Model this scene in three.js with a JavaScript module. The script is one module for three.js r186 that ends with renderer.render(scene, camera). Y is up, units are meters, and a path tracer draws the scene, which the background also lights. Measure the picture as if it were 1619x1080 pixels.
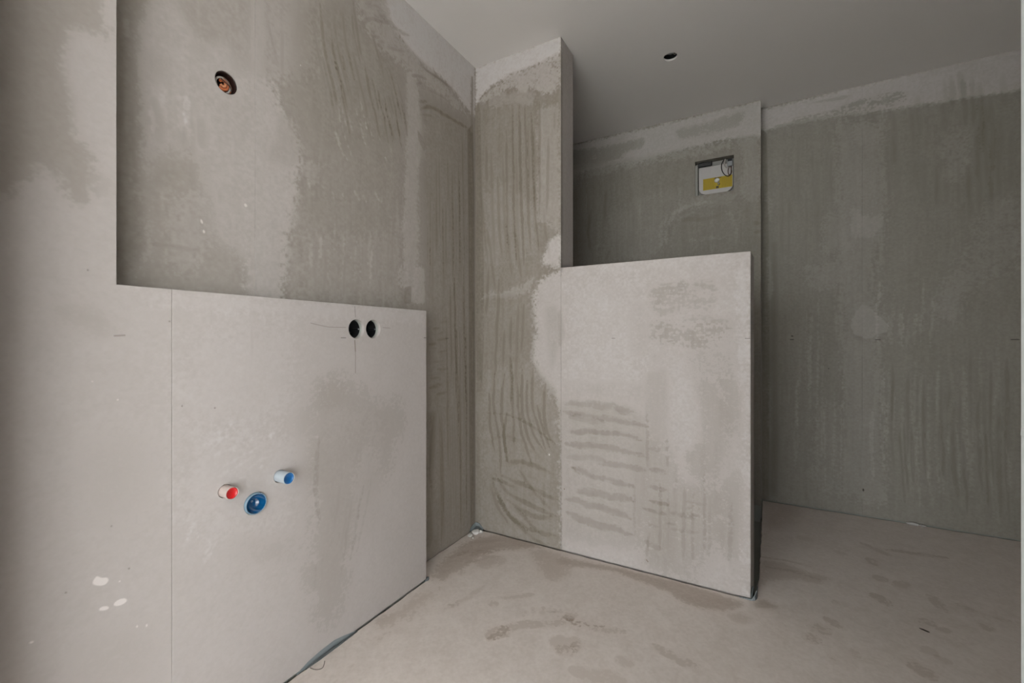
import * as THREE from 'three';
import { mergeGeometries } from 'three/addons/utils/BufferGeometryUtils.js';
import { RoundedBoxGeometry } from 'three/addons/geometries/RoundedBoxGeometry.js';
import { RectAreaLightUniformsLib } from 'three/addons/lights/RectAreaLightUniformsLib.js';

// ---------------------------------------------------------------- camera, sky, exposure
const scene = new THREE.Scene();
const EYE = 1.02;                                   // the metre marks on the walls are level with the lens
const camera = new THREE.PerspectiveCamera(2 * Math.atan(540 / 685) * 180 / Math.PI, 1619 / 1080, 0.01, 60);
camera.position.set(0, EYE, 0);
camera.rotation.y = 29.43 * Math.PI / 180;
camera.setViewOffset(1619, 1080, 0, 4, 1619, 1080);
scene.background = new THREE.Color().setRGB(0.93, 0.97, 1.0);   // even overcast sky
scene.backgroundIntensity = 9;
const sun = new THREE.DirectionalLight(0xfff9f1, 12);              // low sun on the terrace and on the floor of the room behind
sun.position.set(5, 9, 9); sun.target.position.set(0, 0, 1.6); sun.castShadow = true; sun.shadow.radius = 2;
Object.assign(sun.shadow.camera, { left: -6, right: 6, top: 6, bottom: -6, near: 1, far: 30 }); sun.shadow.mapSize.set(2048, 2048);
scene.add(sun, sun.target);
const renderer = new THREE.WebGLRenderer({ antialias: true });
renderer.toneMapping = THREE.LinearToneMapping;
renderer.toneMappingExposure = 0.87;
renderer.shadowMap.enabled = true;
RectAreaLightUniformsLib.init();
// ---------------------------------------------------------------- helpers
let seed = 20240611;
const rnd = () => { seed = (seed + 0x6D2B79F5) | 0; let t = Math.imul(seed ^ (seed >>> 15), 1 | seed); t = (t + Math.imul(t ^ (t >>> 7), 61 | t)) ^ t; return ((t ^ (t >>> 14)) >>> 0) / 4294967296; };
const rr = (a, b) => a + (b - a) * rnd();
const mat = (rgb, roughness = 0.9, more = {}) => new THREE.MeshStandardMaterial({ color: new THREE.Color().setRGB(...rgb), roughness, ...more });
const phys = (rgb, roughness, more = {}) => new THREE.MeshPhysicalMaterial({ color: new THREE.Color().setRGB(...rgb), roughness, ...more });
const names = new Map();
function numbered(n) { const k = names.get(n) || 0; names.set(n, k + 1); return k ? n + '_' + String(k).padStart(3, '0') : n; }
function mesh(name, geometry, material, parent) {
  const m = new THREE.Mesh(geometry, material); m.name = name; m.castShadow = m.receiveShadow = true; parent.add(m); return m;
}
function thing(name, label, category, pos = [0, 0, 0], extra = {}) {
  const g = new THREE.Group(); g.name = numbered(name); g.position.set(...pos); g.userData = { label, category, ...extra }; scene.add(g); return g;
}
const structure = (name, label, category) => thing(name, label, category, [0, 0, 0], { kind: 'structure' });
const box = (x0, x1, y0, y1, z0, z1) => new THREE.BoxGeometry(x1 - x0, y1 - y0, z1 - z0).translate((x0 + x1) / 2, (y0 + y1) / 2, (z0 + z1) / 2);
function poly(pts, holes = []) {
  const s = new THREE.Shape(pts.map((p) => new THREE.Vector2(...p)));
  for (const [x, y, r] of holes) { const h = new THREE.Path(); h.absarc(x, y, r, 0, Math.PI * 2, true); s.holes.push(h); }
  return s;
}
// A slab cut from an outline (a, height). axis 'z': a = X, its face looks to +Z; axis 'x': a = -Z, its face looks to +X.
// uv are metres on the face, carried round the edges, then scaled to the texture's own rectangle.
function slab(shape, axis, face, depth, tex, bevel = 0.0012) {
  const b = bevel ? { bevelEnabled: true, bevelSize: bevel, bevelOffset: -bevel, bevelThickness: bevel, bevelSegments: 1 } : { bevelEnabled: false };
  const g = new THREE.ExtrudeGeometry(shape, { depth: depth - 2 * bevel, curveSegments: 28, ...b });
  g.translate(0, 0, bevel);
  const p = g.attributes.position, n = g.attributes.normal, uv = g.attributes.uv;
  const [u0, v0, u1, v1] = tex || [0, 0, 1, 1];
  for (let i = 0; i < p.count; i++) {
    const d = depth - p.getZ(i), nx = Math.abs(n.getX(i)), ny = Math.abs(n.getY(i)), nz = Math.abs(n.getZ(i));
    let u = p.getX(i), v = p.getY(i);
    if (nz < 0.5) { if (nx > ny) u += Math.sign(n.getX(i)) * d; else v += Math.sign(n.getY(i)) * d; }
    uv.setXY(i, (u - u0) / (u1 - u0), (v - v0) / (v1 - v0));
  }
  g.translate(0, 0, -depth);
  if (axis === 'x') { g.rotateY(Math.PI / 2); g.translate(face, 0, 0); } else g.translate(0, 0, face);
  return g;
}
function tube(pts, r, seg = 24, closed = false) {
  return new THREE.TubeGeometry(new THREE.CatmullRomCurve3(pts.map((p) => new THREE.Vector3(...p)), closed), seg, r, 8, closed);
}
const lathe = (pts, n = 40) => new THREE.LatheGeometry(pts.map((p) => new THREE.Vector2(...p)), n);   // axis +Y
// where filler, trowel drags, pencil marks and paint lie on each face (metres across and up the face)
const MARKS = {
  w0: [
    ['P',0.72,0.02,0.4,1,0,[[0.395,1.913],[0.812,2.239],[0.812,1.131],[0.395,1.13]]],
    ['P',0.3,0.012,0.7,1,0,[[0.395,1.884],[0.509,1.97],[0.5,1.852],[0.484,1.811],[0.477,1.759],[0.478,1.667],[0.484,1.576],[0.487,1.452],[0.502,1.347],[0.5,1.235],[0.47,1.161],[0.395,1.145]]],
    ['P',0.5,0.008,0.8,0.6,0,[[0.458,1.809],[0.474,1.82],[0.469,1.708],[0.458,1.702]]],
    ['P',0.42,0.02,0.8,1,0,[[0.484,1.448],[0.522,1.497],[0.564,1.521],[0.613,1.522],[0.632,1.433],[0.638,1.365],[0.651,1.288],[0.698,1.279],[0.753,1.256],[0.759,1.137],[0.44,1.142],[0.467,1.183],[0.497,1.235]]],
    ['P',0.62,0.02,0.9,0.5,0,[[0.564,1.413],[0.616,1.428],[0.632,1.293],[0.586,1.182],[0.543,1.177],[0.543,1.341]]],
    ['P',0.35,0.012,0.7,0.8,0,[[0.44,1.18],[0.515,1.182],[0.632,1.174],[0.753,1.169],[0.759,1.127],[0.437,1.134]]],
    ['P',0.5,0.012,0.9,1,1,[[0.54,1.993],[0.757,2.158],[0.757,1.986],[0.749,1.858],[0.716,1.83],[0.702,1.859],[0.673,1.878],[0.645,1.84],[0.608,1.835],[0.586,1.867],[0.564,1.887]]],
    ['P',0.55,0.008,1,0.8,0,[[0.69,1.843],[0.738,1.88],[0.757,1.833],[0.744,1.811],[0.707,1.806]]],
    ['P',0.55,0.008,1,0.8,0,[[0.601,1.826],[0.625,1.841],[0.624,1.805],[0.604,1.788]]],
    ['P',0.5,0.012,1,0.7,0,[[0.502,1.743],[0.532,1.752],[0.532,1.679],[0.509,1.667]]],
    ['K',0.22,0.014,5,0.03,[[0.51,1.652],[0.518,1.479]],[[0.619,1.689],[0.625,1.483]]],
    ['K',-0.2,0.012,4,0.02,[[0.496,1.66],[0.51,1.476]],[[0.586,1.707],[0.595,1.524]]],
    ['L',0.2,0.006,[[0.483,1.257],[0.543,1.262],[0.613,1.262]]],
    ['P',0.55,0.03,0.8,1,1,[[0.772,2.169],[0.968,2.318],[0.98,1.932],[0.832,1.854],[0.776,1.815]]],
    ['P',0.76,0.022,0.8,1,0,[[0.744,1.826],[0.801,1.822],[0.832,1.814],[0.849,1.741],[0.888,1.707],[0.904,1.661],[0.897,1.592],[0.897,1.513],[0.879,1.425],[0.871,1.34],[0.864,1.237],[0.858,1.134],[0.744,1.126]]],
    ['P',0.5,0.012,1,0.7,0,[[0.849,1.741],[0.897,1.742],[0.916,1.645],[0.864,1.58],[0.832,1.593],[0.801,1.572],[0.799,1.601],[0.832,1.644]]],
    ['P',0.5,0.006,0.8,0.5,0,[[0.906,1.515],[0.925,1.5],[0.911,1.159],[0.864,1.155],[0.871,1.299]]],
    ['P',0.5,0.03,0.9,0.5,1,[[0.93,1.352],[1.019,1.392],[1.13,1.411],[1.325,1.457],[1.399,1.663],[1.399,1.178],[0.92,1.16]]],
    ['P',0.45,0.02,0.9,0.5,0,[[1.13,1.392],[1.191,1.404],[1.222,1.235],[1.175,1.218],[1.13,1.296]]],
    ['P',0.66,0.01,0.9,0.5,0,[[0.916,1.624],[1.019,1.643],[0.968,1.556],[0.934,1.556]]],
    ['P',0.66,0.008,0.45,0.9,0,[[1.411,2.182],[1.479,2.219],[1.496,2.034],[1.53,1.992],[1.539,1.856],[1.496,1.829],[1.488,1.69],[1.492,1.52],[1.479,1.184],[1.411,1.179],[1.392,1.444],[1.407,1.775],[1.419,1.944]]],
    ['P',0.7,0.006,0.8,0.8,0,[[1.361,1.317],[1.419,1.339],[1.431,1.258],[1.38,1.239]]],
    ['P',0.75,0.005,0.6,0.8,0,[[1.459,1.345],[1.53,1.344],[1.535,1.182],[1.447,1.176]]],
    ['P',0.12,0.004,0.5,0.9,0,[[1.399,1.241],[1.439,1.253],[1.439,1.175],[1.392,1.172]]],
    ['P',0.12,0.004,0.5,0.8,0,[[1.479,1.956],[1.513,1.941],[1.539,1.903],[1.522,1.873],[1.488,1.911]]],
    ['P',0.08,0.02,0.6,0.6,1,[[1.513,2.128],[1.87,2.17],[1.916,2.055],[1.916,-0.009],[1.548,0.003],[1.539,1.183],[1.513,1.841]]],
    ['P',0.15,0.03,0.7,0.5,1,[[0.897,2.139],[1.255,2.383],[1.399,2.127],[1.399,1.854],[1.019,1.684],[0.897,1.847]]],
    ['P',1.05,0.012,0.6,1,0,[[1.222,2.511],[1.659,2.841],[1.94,2.478],[1.94,2.218],[1.893,2.214],[1.841,2.24],[1.734,2.268],[1.611,2.281],[1.513,2.277],[1.439,2.286],[1.361,2.308],[1.297,2.333]]],
    ['P',0.6,0.012,1,0.8,0,[[1.115,2.429],[1.255,2.536],[1.325,2.325],[1.459,2.284],[1.611,2.272],[1.841,2.23],[1.881,2.192],[1.659,2.2],[1.459,2.2],[1.255,2.192],[1.16,2.245]]],
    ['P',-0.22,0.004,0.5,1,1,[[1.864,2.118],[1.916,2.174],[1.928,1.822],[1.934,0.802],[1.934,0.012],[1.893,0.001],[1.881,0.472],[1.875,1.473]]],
    ['P',0.05,0.003,0.8,0.7,1,[[1.899,2.418],[1.916,2.427],[1.916,2.123],[1.893,2.113]]],
    ['K',0.5,0.006,12,0.012,[[0.949,2.196],[0.958,2.051],[1.006,1.879],[1.045,1.716]],[[1.13,2.321],[1.154,2.169],[1.222,1.96],[1.255,1.824]]],
    ['K',0.48,0.006,8,0.012,[[1.13,2.226],[1.175,2.035],[1.255,1.798]],[[1.29,2.225],[1.399,2.045],[1.439,1.869]]],
    ['K',0.4,0.005,8,0.012,[[1.222,2.035],[1.29,1.889],[1.332,1.802]],[[1.399,2.072],[1.431,1.977],[1.439,1.842]]],
    ['K',-0.4,0.005,10,0.015,[[0.968,1.926],[1.045,1.716],[1.086,1.663]],[[1.255,2.002],[1.325,1.825],[1.354,1.751]]],
    ['K',-0.26,0.005,10,0.012,[[0.939,1.482],[0.934,1.204]],[[1.255,1.544],[1.222,1.235]]],
    ['K',0.14,0.006,10,0.012,[[0.944,1.484],[0.93,1.16]],[[1.361,1.572],[1.347,1.196]]],
    ['K',0.4,0.005,14,0.006,[[1.53,1.847],[1.53,1.24]],[[1.847,2.028],[1.858,1.139]]],
    ['K',0.3,0.006,8,0.006,[[1.659,1.344],[1.698,0.759],[1.718,0.068]],[[1.858,1.371],[1.87,0.741],[1.881,0.038]]],
    ['K',-0.25,0.004,6,0.005,[[1.718,1.258],[1.739,0.502]],[[1.847,1.369],[1.858,0.477]]],
    ['K',0.4,0.006,14,0.006,[[1.557,1.111],[1.698,1.132]],[[1.557,0.745],[1.688,0.745]]],
    ['P',-0.2,0.006,0.8,0.7,1,[[1.548,0.682],[1.611,0.679],[1.602,0.531],[1.575,0.359],[1.593,0.087],[1.548,0.046]]],
    ['P',-0.2,0.004,0.8,0.6,1,[[1.63,0.676],[1.659,0.519],[1.668,0.21],[1.649,0.003],[1.64,0.341]]],
    ['L',0.25,0.006,[[1.644,0.704],[1.664,0.395],[1.668,0.026]]],
    ['L',0.2,0.008,[[1.593,0.666],[1.566,0.48],[1.584,0.238]]],
    ['L',-0.3,0.004,[[1.029,1.548],[1.045,1.521]]],
    ['L',-0.35,0.004,[[1.064,1.563],[1.089,1.542]]],
    ['L',-0.35,0.005,[[1.127,1.582],[1.166,1.545]]],
    ['L',-0.3,0.004,[[1.229,1.605],[1.276,1.559]]],
    ['L',-0.3,0.004,[[0.934,1.566],[0.956,1.509]]],
    ['L',-0.3,0.004,[[1.172,1.576],[1.191,1.551]]],
    ['L',-0.25,0.004,[[0.988,1.562],[0.998,1.543]]],
    ['L',0.3,0.003,[[0.786,2.063],[0.799,1.994],[0.816,1.944],[0.832,1.878]]],
    ['L',0.2,0.003,[[0.845,2.022],[0.847,1.842]]],
    ['L',0.3,0.006,[[1.187,2.307],[1.229,2.342],[1.266,2.354]]],
    ['L',0.3,0.005,[[1.181,2.318],[1.222,2.353]]],
    ['L',0.35,0.008,[[1.16,2.231],[1.21,2.282],[1.255,2.299],[1.318,2.331],[1.369,2.326],[1.431,2.348]]],
    ['L',0.4,0.012,[[1.249,2.318],[1.297,2.338]]],
    ['L',0.3,0.006,[[1.318,2.315],[1.376,2.331],[1.423,2.343]]],
    ['L',0.3,0.006,[[1.216,2.214],[1.255,2.231]]],
    ['L',0.3,0.005,[[1.255,2.215],[1.283,2.229]]],
    ['L',0.3,0.005,[[1.297,2.219],[1.354,2.24],[1.407,2.262]]],
    ['L',0.22,0.004,[[1.376,2.217],[1.423,2.211]]],
    ['L',0.45,0.006,[[1.439,2.178],[1.496,2.205],[1.548,2.212]]],
    ['L',0.4,0.005,[[1.463,2.154],[1.513,2.183]]],
    ['L',0.4,0.005,[[1.447,2.285],[1.548,2.256],[1.659,2.267],[1.841,2.256]]],
    ['L',0.3,0.005,[[1.479,2.253],[1.611,2.26],[1.718,2.26]]],
    ['L',0.3,0.005,[[1.557,2.17],[1.64,2.19],[1.708,2.193]]],
    ['L',0.4,0.006,[[1.488,2.087],[1.548,2.116]]],
    ['L',0.55,0.009,[[1.496,2.057],[1.584,2.104],[1.678,2.111],[1.781,2.118],[1.881,2.132]]],
    ['L',0.35,0.005,[[1.496,2.029],[1.584,2.062]]],
    ['L',0.3,0.005,[[1.513,2.013],[1.566,2.03]]],
    ['L',0.35,0.003,[[1.893,2.422],[1.887,2.211]]],
    ['L',0.35,0.003,[[1.946,2.443],[1.946,2.272]]],
    ['L',0.5,0.006,[[1.718,1.289],[1.723,1.055],[1.729,0.819]]],
    ['L',0.7,0.006,[[1.749,1.356],[1.76,1.023],[1.77,0.687]]],
    ['L',0.6,0.006,[[1.77,1.071],[1.778,0.783],[1.786,0.492]]],
    ['L',0.6,0.006,[[1.797,1.072],[1.803,0.537],[1.808,0.001]]],
    ['L',0.6,0.006,[[1.83,1.4],[1.838,1.04],[1.847,0.677]]],
    ['L',0.7,0.006,[[1.847,1.139],[1.853,0.594],[1.858,0.047]]],
    ['L',0.45,0.006,[[1.688,1.131],[1.696,0.728],[1.703,0.323]]],
    ['L',0.35,0.006,[[1.659,1.65],[1.664,1.436],[1.668,1.223]]],
    ['L',0.4,0.006,[[1.786,1.94],[1.792,1.652],[1.797,1.363]]],
    ['L',0.35,0.006,[[1.734,1.89],[1.741,1.64],[1.749,1.388]]],
    ['L',0.3,0.006,[[1.611,1.877],[1.614,1.653],[1.616,1.428]]],
    ['L',0.4,0.006,[[1.819,2.083],[1.827,1.743],[1.836,1.401]]],
    ['L',0.3,0.006,[[1.566,1.713],[1.568,1.508],[1.57,1.303]]],
    ['B','#d6d0cb',[[0.725,1.418],[0.731,1.423],[0.738,1.416],[0.731,1.41]]],
    ['B','#d6d0cb',[[0.61,1.346],[0.615,1.348],[0.619,1.336],[0.613,1.334]]],
    ['B','#d6d0cb',[[0.616,1.318],[0.621,1.32],[0.624,1.312],[0.618,1.309]]],
    ['B','#d6d0cb',[[0.906,1.929],[0.911,1.934],[0.911,1.927]]],
    ['X','#5d5853',0.002,[[1.678,1.023],[1.703,1.023]]],
  ],
  w1: [
    ['P',0.42,0.012,0.75,1,0,[[0.188,1.683],[0.379,1.828],[0.387,1.711],[0.393,1.66],[0.379,1.638],[0.364,1.676],[0.333,1.653],[0.321,1.566],[0.337,1.509],[0.337,1.438],[0.354,1.436],[0.364,1.389],[0.366,1.336],[0.342,1.29],[0.327,1.301],[0.312,1.358],[0.283,1.358],[0.264,1.317],[0.244,1.278],[0.188,1.249]]],
    ['P',0.8,0.012,0.6,0.6,0,[[0.333,1.647],[0.364,1.656],[0.397,1.635],[0.397,1.469],[0.374,1.453],[0.342,1.46],[0.327,1.569]]],
    ['P',0.45,0.006,0.5,0.8,0,[[0.25,1.247],[0.261,1.246],[0.272,1.213],[0.264,1.204],[0.254,1.219]]],
    ['P',0.55,0.012,0.9,0.6,0,[[0.298,1.103],[0.364,1.095],[0.4,1.07],[0.395,1.028],[0.344,1.041],[0.303,1.065]]],
    ['P',0.55,0.01,0.9,0.6,0,[[0.344,1.356],[0.397,1.373],[0.397,1.331],[0.364,1.335]]],
    ['P',0.62,0.03,1,0.5,0,[[0.364,0.801],[0.451,0.797],[0.463,0.693],[0.451,0.595],[0.364,0.654]]],
    ['P',0.6,0.03,1,0.5,0,[[0.354,0.406],[0.463,0.364],[0.488,0.208],[0.364,0.28]]],
    ['P',0.52,0.04,0.9,0.9,0,[[0.881,0.872],[0.964,0.907],[1.041,0.884],[1.121,0.815],[1.273,0.781],[1.29,0.708],[1.238,0.582],[1.173,0.467],[1.098,0.421],[1.041,0.33],[1.002,0.174],[0.964,0.078],[0.904,0.082],[0.87,0.3],[0.893,0.49],[0.844,0.623],[0.87,0.715]]],
    ['P',0.45,0.012,1,0.7,0,[[0.927,0.889],[1.002,0.883],[1.041,0.835],[0.989,0.798],[0.939,0.784],[0.881,0.773],[0.893,0.821]]],
    ['P',0.6,0.02,1,0.6,0,[[0.827,0.82],[0.964,0.802],[1.157,0.753],[1.189,0.653],[1.041,0.682],[0.939,0.702],[0.827,0.724]]],
    ['P',0.7,0.02,0.8,0.6,0,[[1.083,0.673],[1.157,0.589],[1.189,0.39],[1.127,0.296],[1.041,0.352],[1.041,0.528]]],
    ['P',0.92,0.05,0.8,0.5,0,[[0.526,0.736],[0.597,0.769],[0.694,0.767],[0.827,0.724],[0.866,0.617],[0.827,0.512],[0.748,0.465],[0.66,0.482],[0.568,0.567],[0.513,0.648]]],
    ['P',0.9,0.05,0.8,0.5,0,[[0.513,1.014],[0.694,1.083],[0.827,1.089],[0.827,0.82],[0.694,0.785],[0.526,0.798]]],
    ['P',0.92,0.008,0.7,0.6,0,[[0.406,1.133],[0.694,1.136],[1.041,1.143],[1.411,1.137],[1.411,1.089],[0.848,1.09],[0.475,1.103]]],
    ['P',0.55,0.015,1,0.6,0,[[0.628,0.503],[0.73,0.446],[0.848,0.407],[0.827,0.358],[0.66,0.431]]],
    ['K',-0.14,0.004,10,0.02,[[0.54,0.764],[0.66,0.791]],[[0.583,0.61],[0.848,0.7]]],
    ['K',-0.22,0.003,7,0.03,[[0.526,0.844],[0.535,0.765]],[[0.807,0.709],[0.939,0.702]]],
    ['K',-0.2,0.004,6,0.03,[[0.54,0.608],[0.526,0.551]],[[0.613,0.501],[0.583,0.433]]],
    ['K',0.14,0.006,9,0.02,[[0.893,0.53],[0.875,0.178]],[[1.157,0.635],[1.041,0.22]]],
    ['L',0.25,0.008,[[0.904,0.709],[0.893,0.57],[0.904,0.425]]],
    ['L',0.16,0.002,[[0.692,1.092],[0.692,0.969]]],
    ['X','#7a726b',0.0012,[[1.044,1.134],[1.047,1.095]]],
    ['X','#8a7f76',0.004,[[1.044,1.016],[1.047,0.976]]],
    ['X','#8a7f76',0.002,[[1.047,0.989],[1.047,0.901]]],
    ['X','#8f857f',0.0012,[[0.872,1.07],[0.904,1.064],[0.939,1.059],[1.007,1.059]]],
    ['X','#8f857f',0.0012,[[1.173,1.063],[1.212,1.061]]],
    ['X','#5d5853',0.0016,[[0.986,1.024],[1.007,1.024]]],
    ['X','#5d5853',0.0016,[[1.403,1.025],[1.419,1.025]]],
    ['X','#958c86',0.003,[[0.395,1.027],[0.415,1.028]]],
    ['B','#dcd5d1',[[0.359,0.507],[0.364,0.515],[0.368,0.518],[0.374,0.51],[0.385,0.507],[0.387,0.497],[0.379,0.491],[0.364,0.499]]],
    ['B','#dcd5d1',[[0.402,0.487],[0.406,0.491],[0.407,0.486]]],
    ['B','#dcd5d1',[[0.393,0.443],[0.402,0.45],[0.415,0.447],[0.419,0.438],[0.41,0.434],[0.399,0.436]]],
    ['B','#dcd5d1',[[0.369,0.444],[0.374,0.449],[0.385,0.445],[0.388,0.438],[0.38,0.437]]],
    ['B','#dcd5d1',[[0.433,0.37],[0.436,0.376],[0.438,0.368]]],
    ['B','#dcd5d1',[[0.451,0.36],[0.453,0.369],[0.456,0.361]]],
    ['B','#dcd5d1',[[0.268,0.436],[0.272,0.438],[0.277,0.435],[0.272,0.432]]],
    ['B','#dcd5d1',[[0.358,0.931],[0.361,0.933],[0.361,0.928]]],
    ['B','#dcd5d1',[[0.399,0.887],[0.403,0.89],[0.403,0.884]]],
    ['B','#8d857e',[[0.351,1.164],[0.353,1.167],[0.355,1.164],[0.353,1.161]]],
    ['B','#8d857e',[[0.495,1.062],[0.498,1.065],[0.5,1.062],[0.498,1.059]]],
    ['B','#8d857e',[[0.318,0.508],[0.32,0.509],[0.322,0.506],[0.32,0.504]]],
    ['B','#8d857e',[[0.419,0.51],[0.421,0.511],[0.424,0.508],[0.421,0.506]]],
    ['B','#8d857e',[[0.389,0.615],[0.391,0.617],[0.393,0.614],[0.391,0.612]]],
    ['B','#8d857e',[[0.521,0.857],[0.524,0.86],[0.526,0.857],[0.524,0.854]]],
    ['B','#8d857e',[[0.594,0.842],[0.597,0.845],[0.6,0.842],[0.597,0.839]]],
  ],
  p: [
    ['P',0.04,0.01,0.3,1,1,[[-1.389,2.563],[-0.811,2.561],[-0.811,-0.271],[-1.389,-0.066]]],
    ['P',0.48,0.012,0.8,0.7,0,[[-0.947,2.17],[-0.821,2.168],[-0.821,1.527],[-0.878,1.595],[-0.947,1.604],[-0.94,1.917]]],
    ['P',0.3,0.03,0.9,0.5,0,[[-1.285,1.819],[-1.167,1.832],[-0.947,1.667],[-0.964,1.449],[-1.128,1.4],[-1.265,1.411]]],
    ['P',1.05,0.012,0.6,1,2,[[-1.318,2.489],[-0.811,2.5],[-0.811,2.396],[-0.885,2.395],[-0.982,2.388],[-1.11,2.382],[-1.225,2.35],[-1.297,2.31],[-1.318,2.267]]],
    ['P',0.75,0.01,1,0.8,0,[[-1.297,2.31],[-1.225,2.35],[-1.11,2.382],[-0.885,2.395],[-0.815,2.397],[-0.815,2.242],[-0.878,2.214],[-0.947,2.264],[-1.128,2.316],[-1.265,2.287]]],
    ['P',0.45,0.01,0.9,0.6,0,[[-1.245,2.315],[-1.128,2.309],[-0.964,2.269],[-0.947,2.186],[-1.128,2.234],[-1.225,2.243]]],
    ['P',0.1,0.006,0.6,0.7,1,[[-1.182,2.205],[-1.144,2.235],[-1.098,2.236],[-1.018,2.211],[-1.0,2.168],[-0.989,2.133],[-0.996,2.04],[-1.128,2.07],[-1.167,2.129],[-1.205,2.121],[-1.198,2.169]]],
    ['P',0.05,0.003,0.6,0.8,0,[[-1.277,2.263],[-1.253,2.264],[-1.229,2.227],[-1.253,2.217]]],
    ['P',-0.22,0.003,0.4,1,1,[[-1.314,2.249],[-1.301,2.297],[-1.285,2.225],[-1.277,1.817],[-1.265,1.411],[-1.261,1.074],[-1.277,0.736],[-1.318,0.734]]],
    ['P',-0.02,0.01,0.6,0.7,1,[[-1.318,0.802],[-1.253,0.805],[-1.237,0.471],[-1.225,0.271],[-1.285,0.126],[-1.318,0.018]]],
    ['P',0.84,0.018,0.9,1,0,[[-0.811,1.361],[-0.885,1.355],[-0.94,1.302],[-0.975,1.21],[-0.957,1.096],[-0.975,0.992],[-0.961,0.85],[-0.905,0.783],[-0.831,0.702],[-0.818,0.52],[-0.818,-0.044],[-0.002,-0.025],[-0.002,1.38]]],
    ['P',0.85,0.007,0.5,1,0,[[-0.912,1.413],[-0.892,1.498],[-0.818,1.532],[-0.818,1.362],[-0.892,1.386],[-0.929,1.383]]],
    ['P',0.55,0.006,0.9,0.6,0,[[-1.136,1.269],[-1.018,1.295],[-0.989,1.337],[-0.964,1.323],[-0.982,1.261],[-1.128,1.229],[-1.277,1.236],[-1.269,1.27]]],
    ['P',0.0,0.01,0.7,0.6,0,[[-1.261,1.249],[-0.975,1.241],[-0.961,1.07],[-0.975,0.897],[-0.961,0.818],[-1.245,0.805],[-1.261,1.007]]],
    ['P',0.14,0.02,0.6,0.7,0,[[-1.253,0.872],[-0.964,0.897],[-0.844,0.762],[-0.825,0.519],[-0.825,-0.031],[-1.285,-0.009],[-1.261,0.468]]],
    ['P',0.5,0.012,0.9,0.5,0,[[-0.905,1.194],[-0.831,1.191],[-0.811,1.069],[-0.831,0.947],[-0.871,0.853],[-0.892,1.008]]],
    ['L',0.3,0.018,[[-0.831,1.161],[-0.818,1.084],[-0.828,0.977]]],
    ['L',0.35,0.0075,[[-1.249,2.048],[-1.248,1.977],[-1.247,1.906],[-1.245,1.835]]],
    ['L',0.4,0.0075,[[-1.178,1.873],[-1.172,1.716],[-1.163,1.558],[-1.147,1.401]]],
    ['L',0.45,0.0075,[[-1.125,2.106],[-1.123,1.87],[-1.121,1.634],[-1.117,1.399]]],
    ['L',0.6,0.0075,[[-1.091,2.231],[-1.086,1.952],[-1.08,1.673],[-1.069,1.395]]],
    ['L',0.6,0.0075,[[-1.05,2.22],[-1.044,1.943],[-1.036,1.666],[-1.021,1.391]]],
    ['L',0.5,0.0075,[[-1.018,2.205],[-1.01,1.953],[-1.0,1.702],[-0.982,1.451]]],
    ['L',0.6,0.0075,[[-0.982,2.157],[-0.973,1.92],[-0.961,1.683],[-0.94,1.447]]],
    ['L',0.3,0.0075,[[-0.964,2.08],[-0.964,1.943],[-0.964,1.807],[-0.964,1.67]]],
    ['L',0.5,0.0075,[[-0.936,2.199],[-0.936,2.005],[-0.936,1.812],[-0.936,1.619]]],
    ['L',0.45,0.0075,[[-0.888,2.015],[-0.89,1.886],[-0.893,1.758],[-0.898,1.629]]],
    ['L',0.4,0.0075,[[-0.854,2.13],[-0.854,2.099],[-0.854,2.067],[-0.854,2.035]]],
    ['L',0.25,0.0075,[[-1.217,2.007],[-1.213,1.806],[-1.205,1.606],[-1.194,1.405]]],
    ['L',0.3,0.0075,[[-1.147,1.96],[-1.141,1.762],[-1.132,1.564],[-1.117,1.366]]],
    ['L',0.3,0.0075,[[-1.277,1.817],[-1.269,1.681],[-1.257,1.545],[-1.237,1.409]]],
    ['L',0.3,0.0075,[[-1.0,2.12],[-0.998,2.003],[-0.996,1.886],[-0.993,1.769]]],
    ['L',0.3,0.0075,[[-0.912,1.662],[-0.905,1.578],[-0.895,1.494],[-0.878,1.41]]],
    ['L',0.2,0.0075,[[-1.069,2.008],[-1.064,1.803],[-1.058,1.598],[-1.047,1.393]]],
    ['L',0.4,0.009,[[-1.233,1.408],[-1.241,1.275],[-1.249,1.141]]],
    ['L',0.45,0.009,[[-1.167,1.337],[-1.182,1.073],[-1.198,0.807]]],
    ['L',0.4,0.009,[[-1.14,1.072],[-1.144,0.974],[-1.147,0.875]]],
    ['L',0.5,0.009,[[-1.102,0.942],[-1.098,0.812],[-1.095,0.682]]],
    ['L',0.45,0.009,[[-1.095,1.137],[-1.098,1.04],[-1.102,0.942]]],
    ['L',0.35,0.009,[[-1.054,1.2],[-1.065,0.975],[-1.076,0.748]]],
    ['L',0.35,0.009,[[-1.021,1.199],[-1.03,1.071],[-1.039,0.943]]],
    ['L',0.35,0.009,[[-1.128,1.629],[-1.11,1.479],[-1.091,1.332]]],
    ['L',0.35,0.009,[[-1.087,1.623],[-1.061,1.475],[-1.036,1.328]]],
    ['L',0.35,0.009,[[-1.245,1.611],[-1.217,1.44],[-1.19,1.272]]],
    ['L',0.55,0.0085,[[-1.198,0.874],[-1.202,0.674],[-1.167,0.479],[-1.159,0.282]]],
    ['L',0.55,0.0085,[[-1.14,0.843],[-1.155,0.645],[-1.128,0.418],[-1.125,0.353]]],
    ['L',0.55,0.0085,[[-1.098,0.942],[-1.091,0.747],[-1.083,0.618],[-1.08,0.424]]],
    ['L',0.55,0.0085,[[-1.061,0.846],[-1.054,0.653],[-1.032,0.527],[-0.975,0.391]]],
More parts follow.
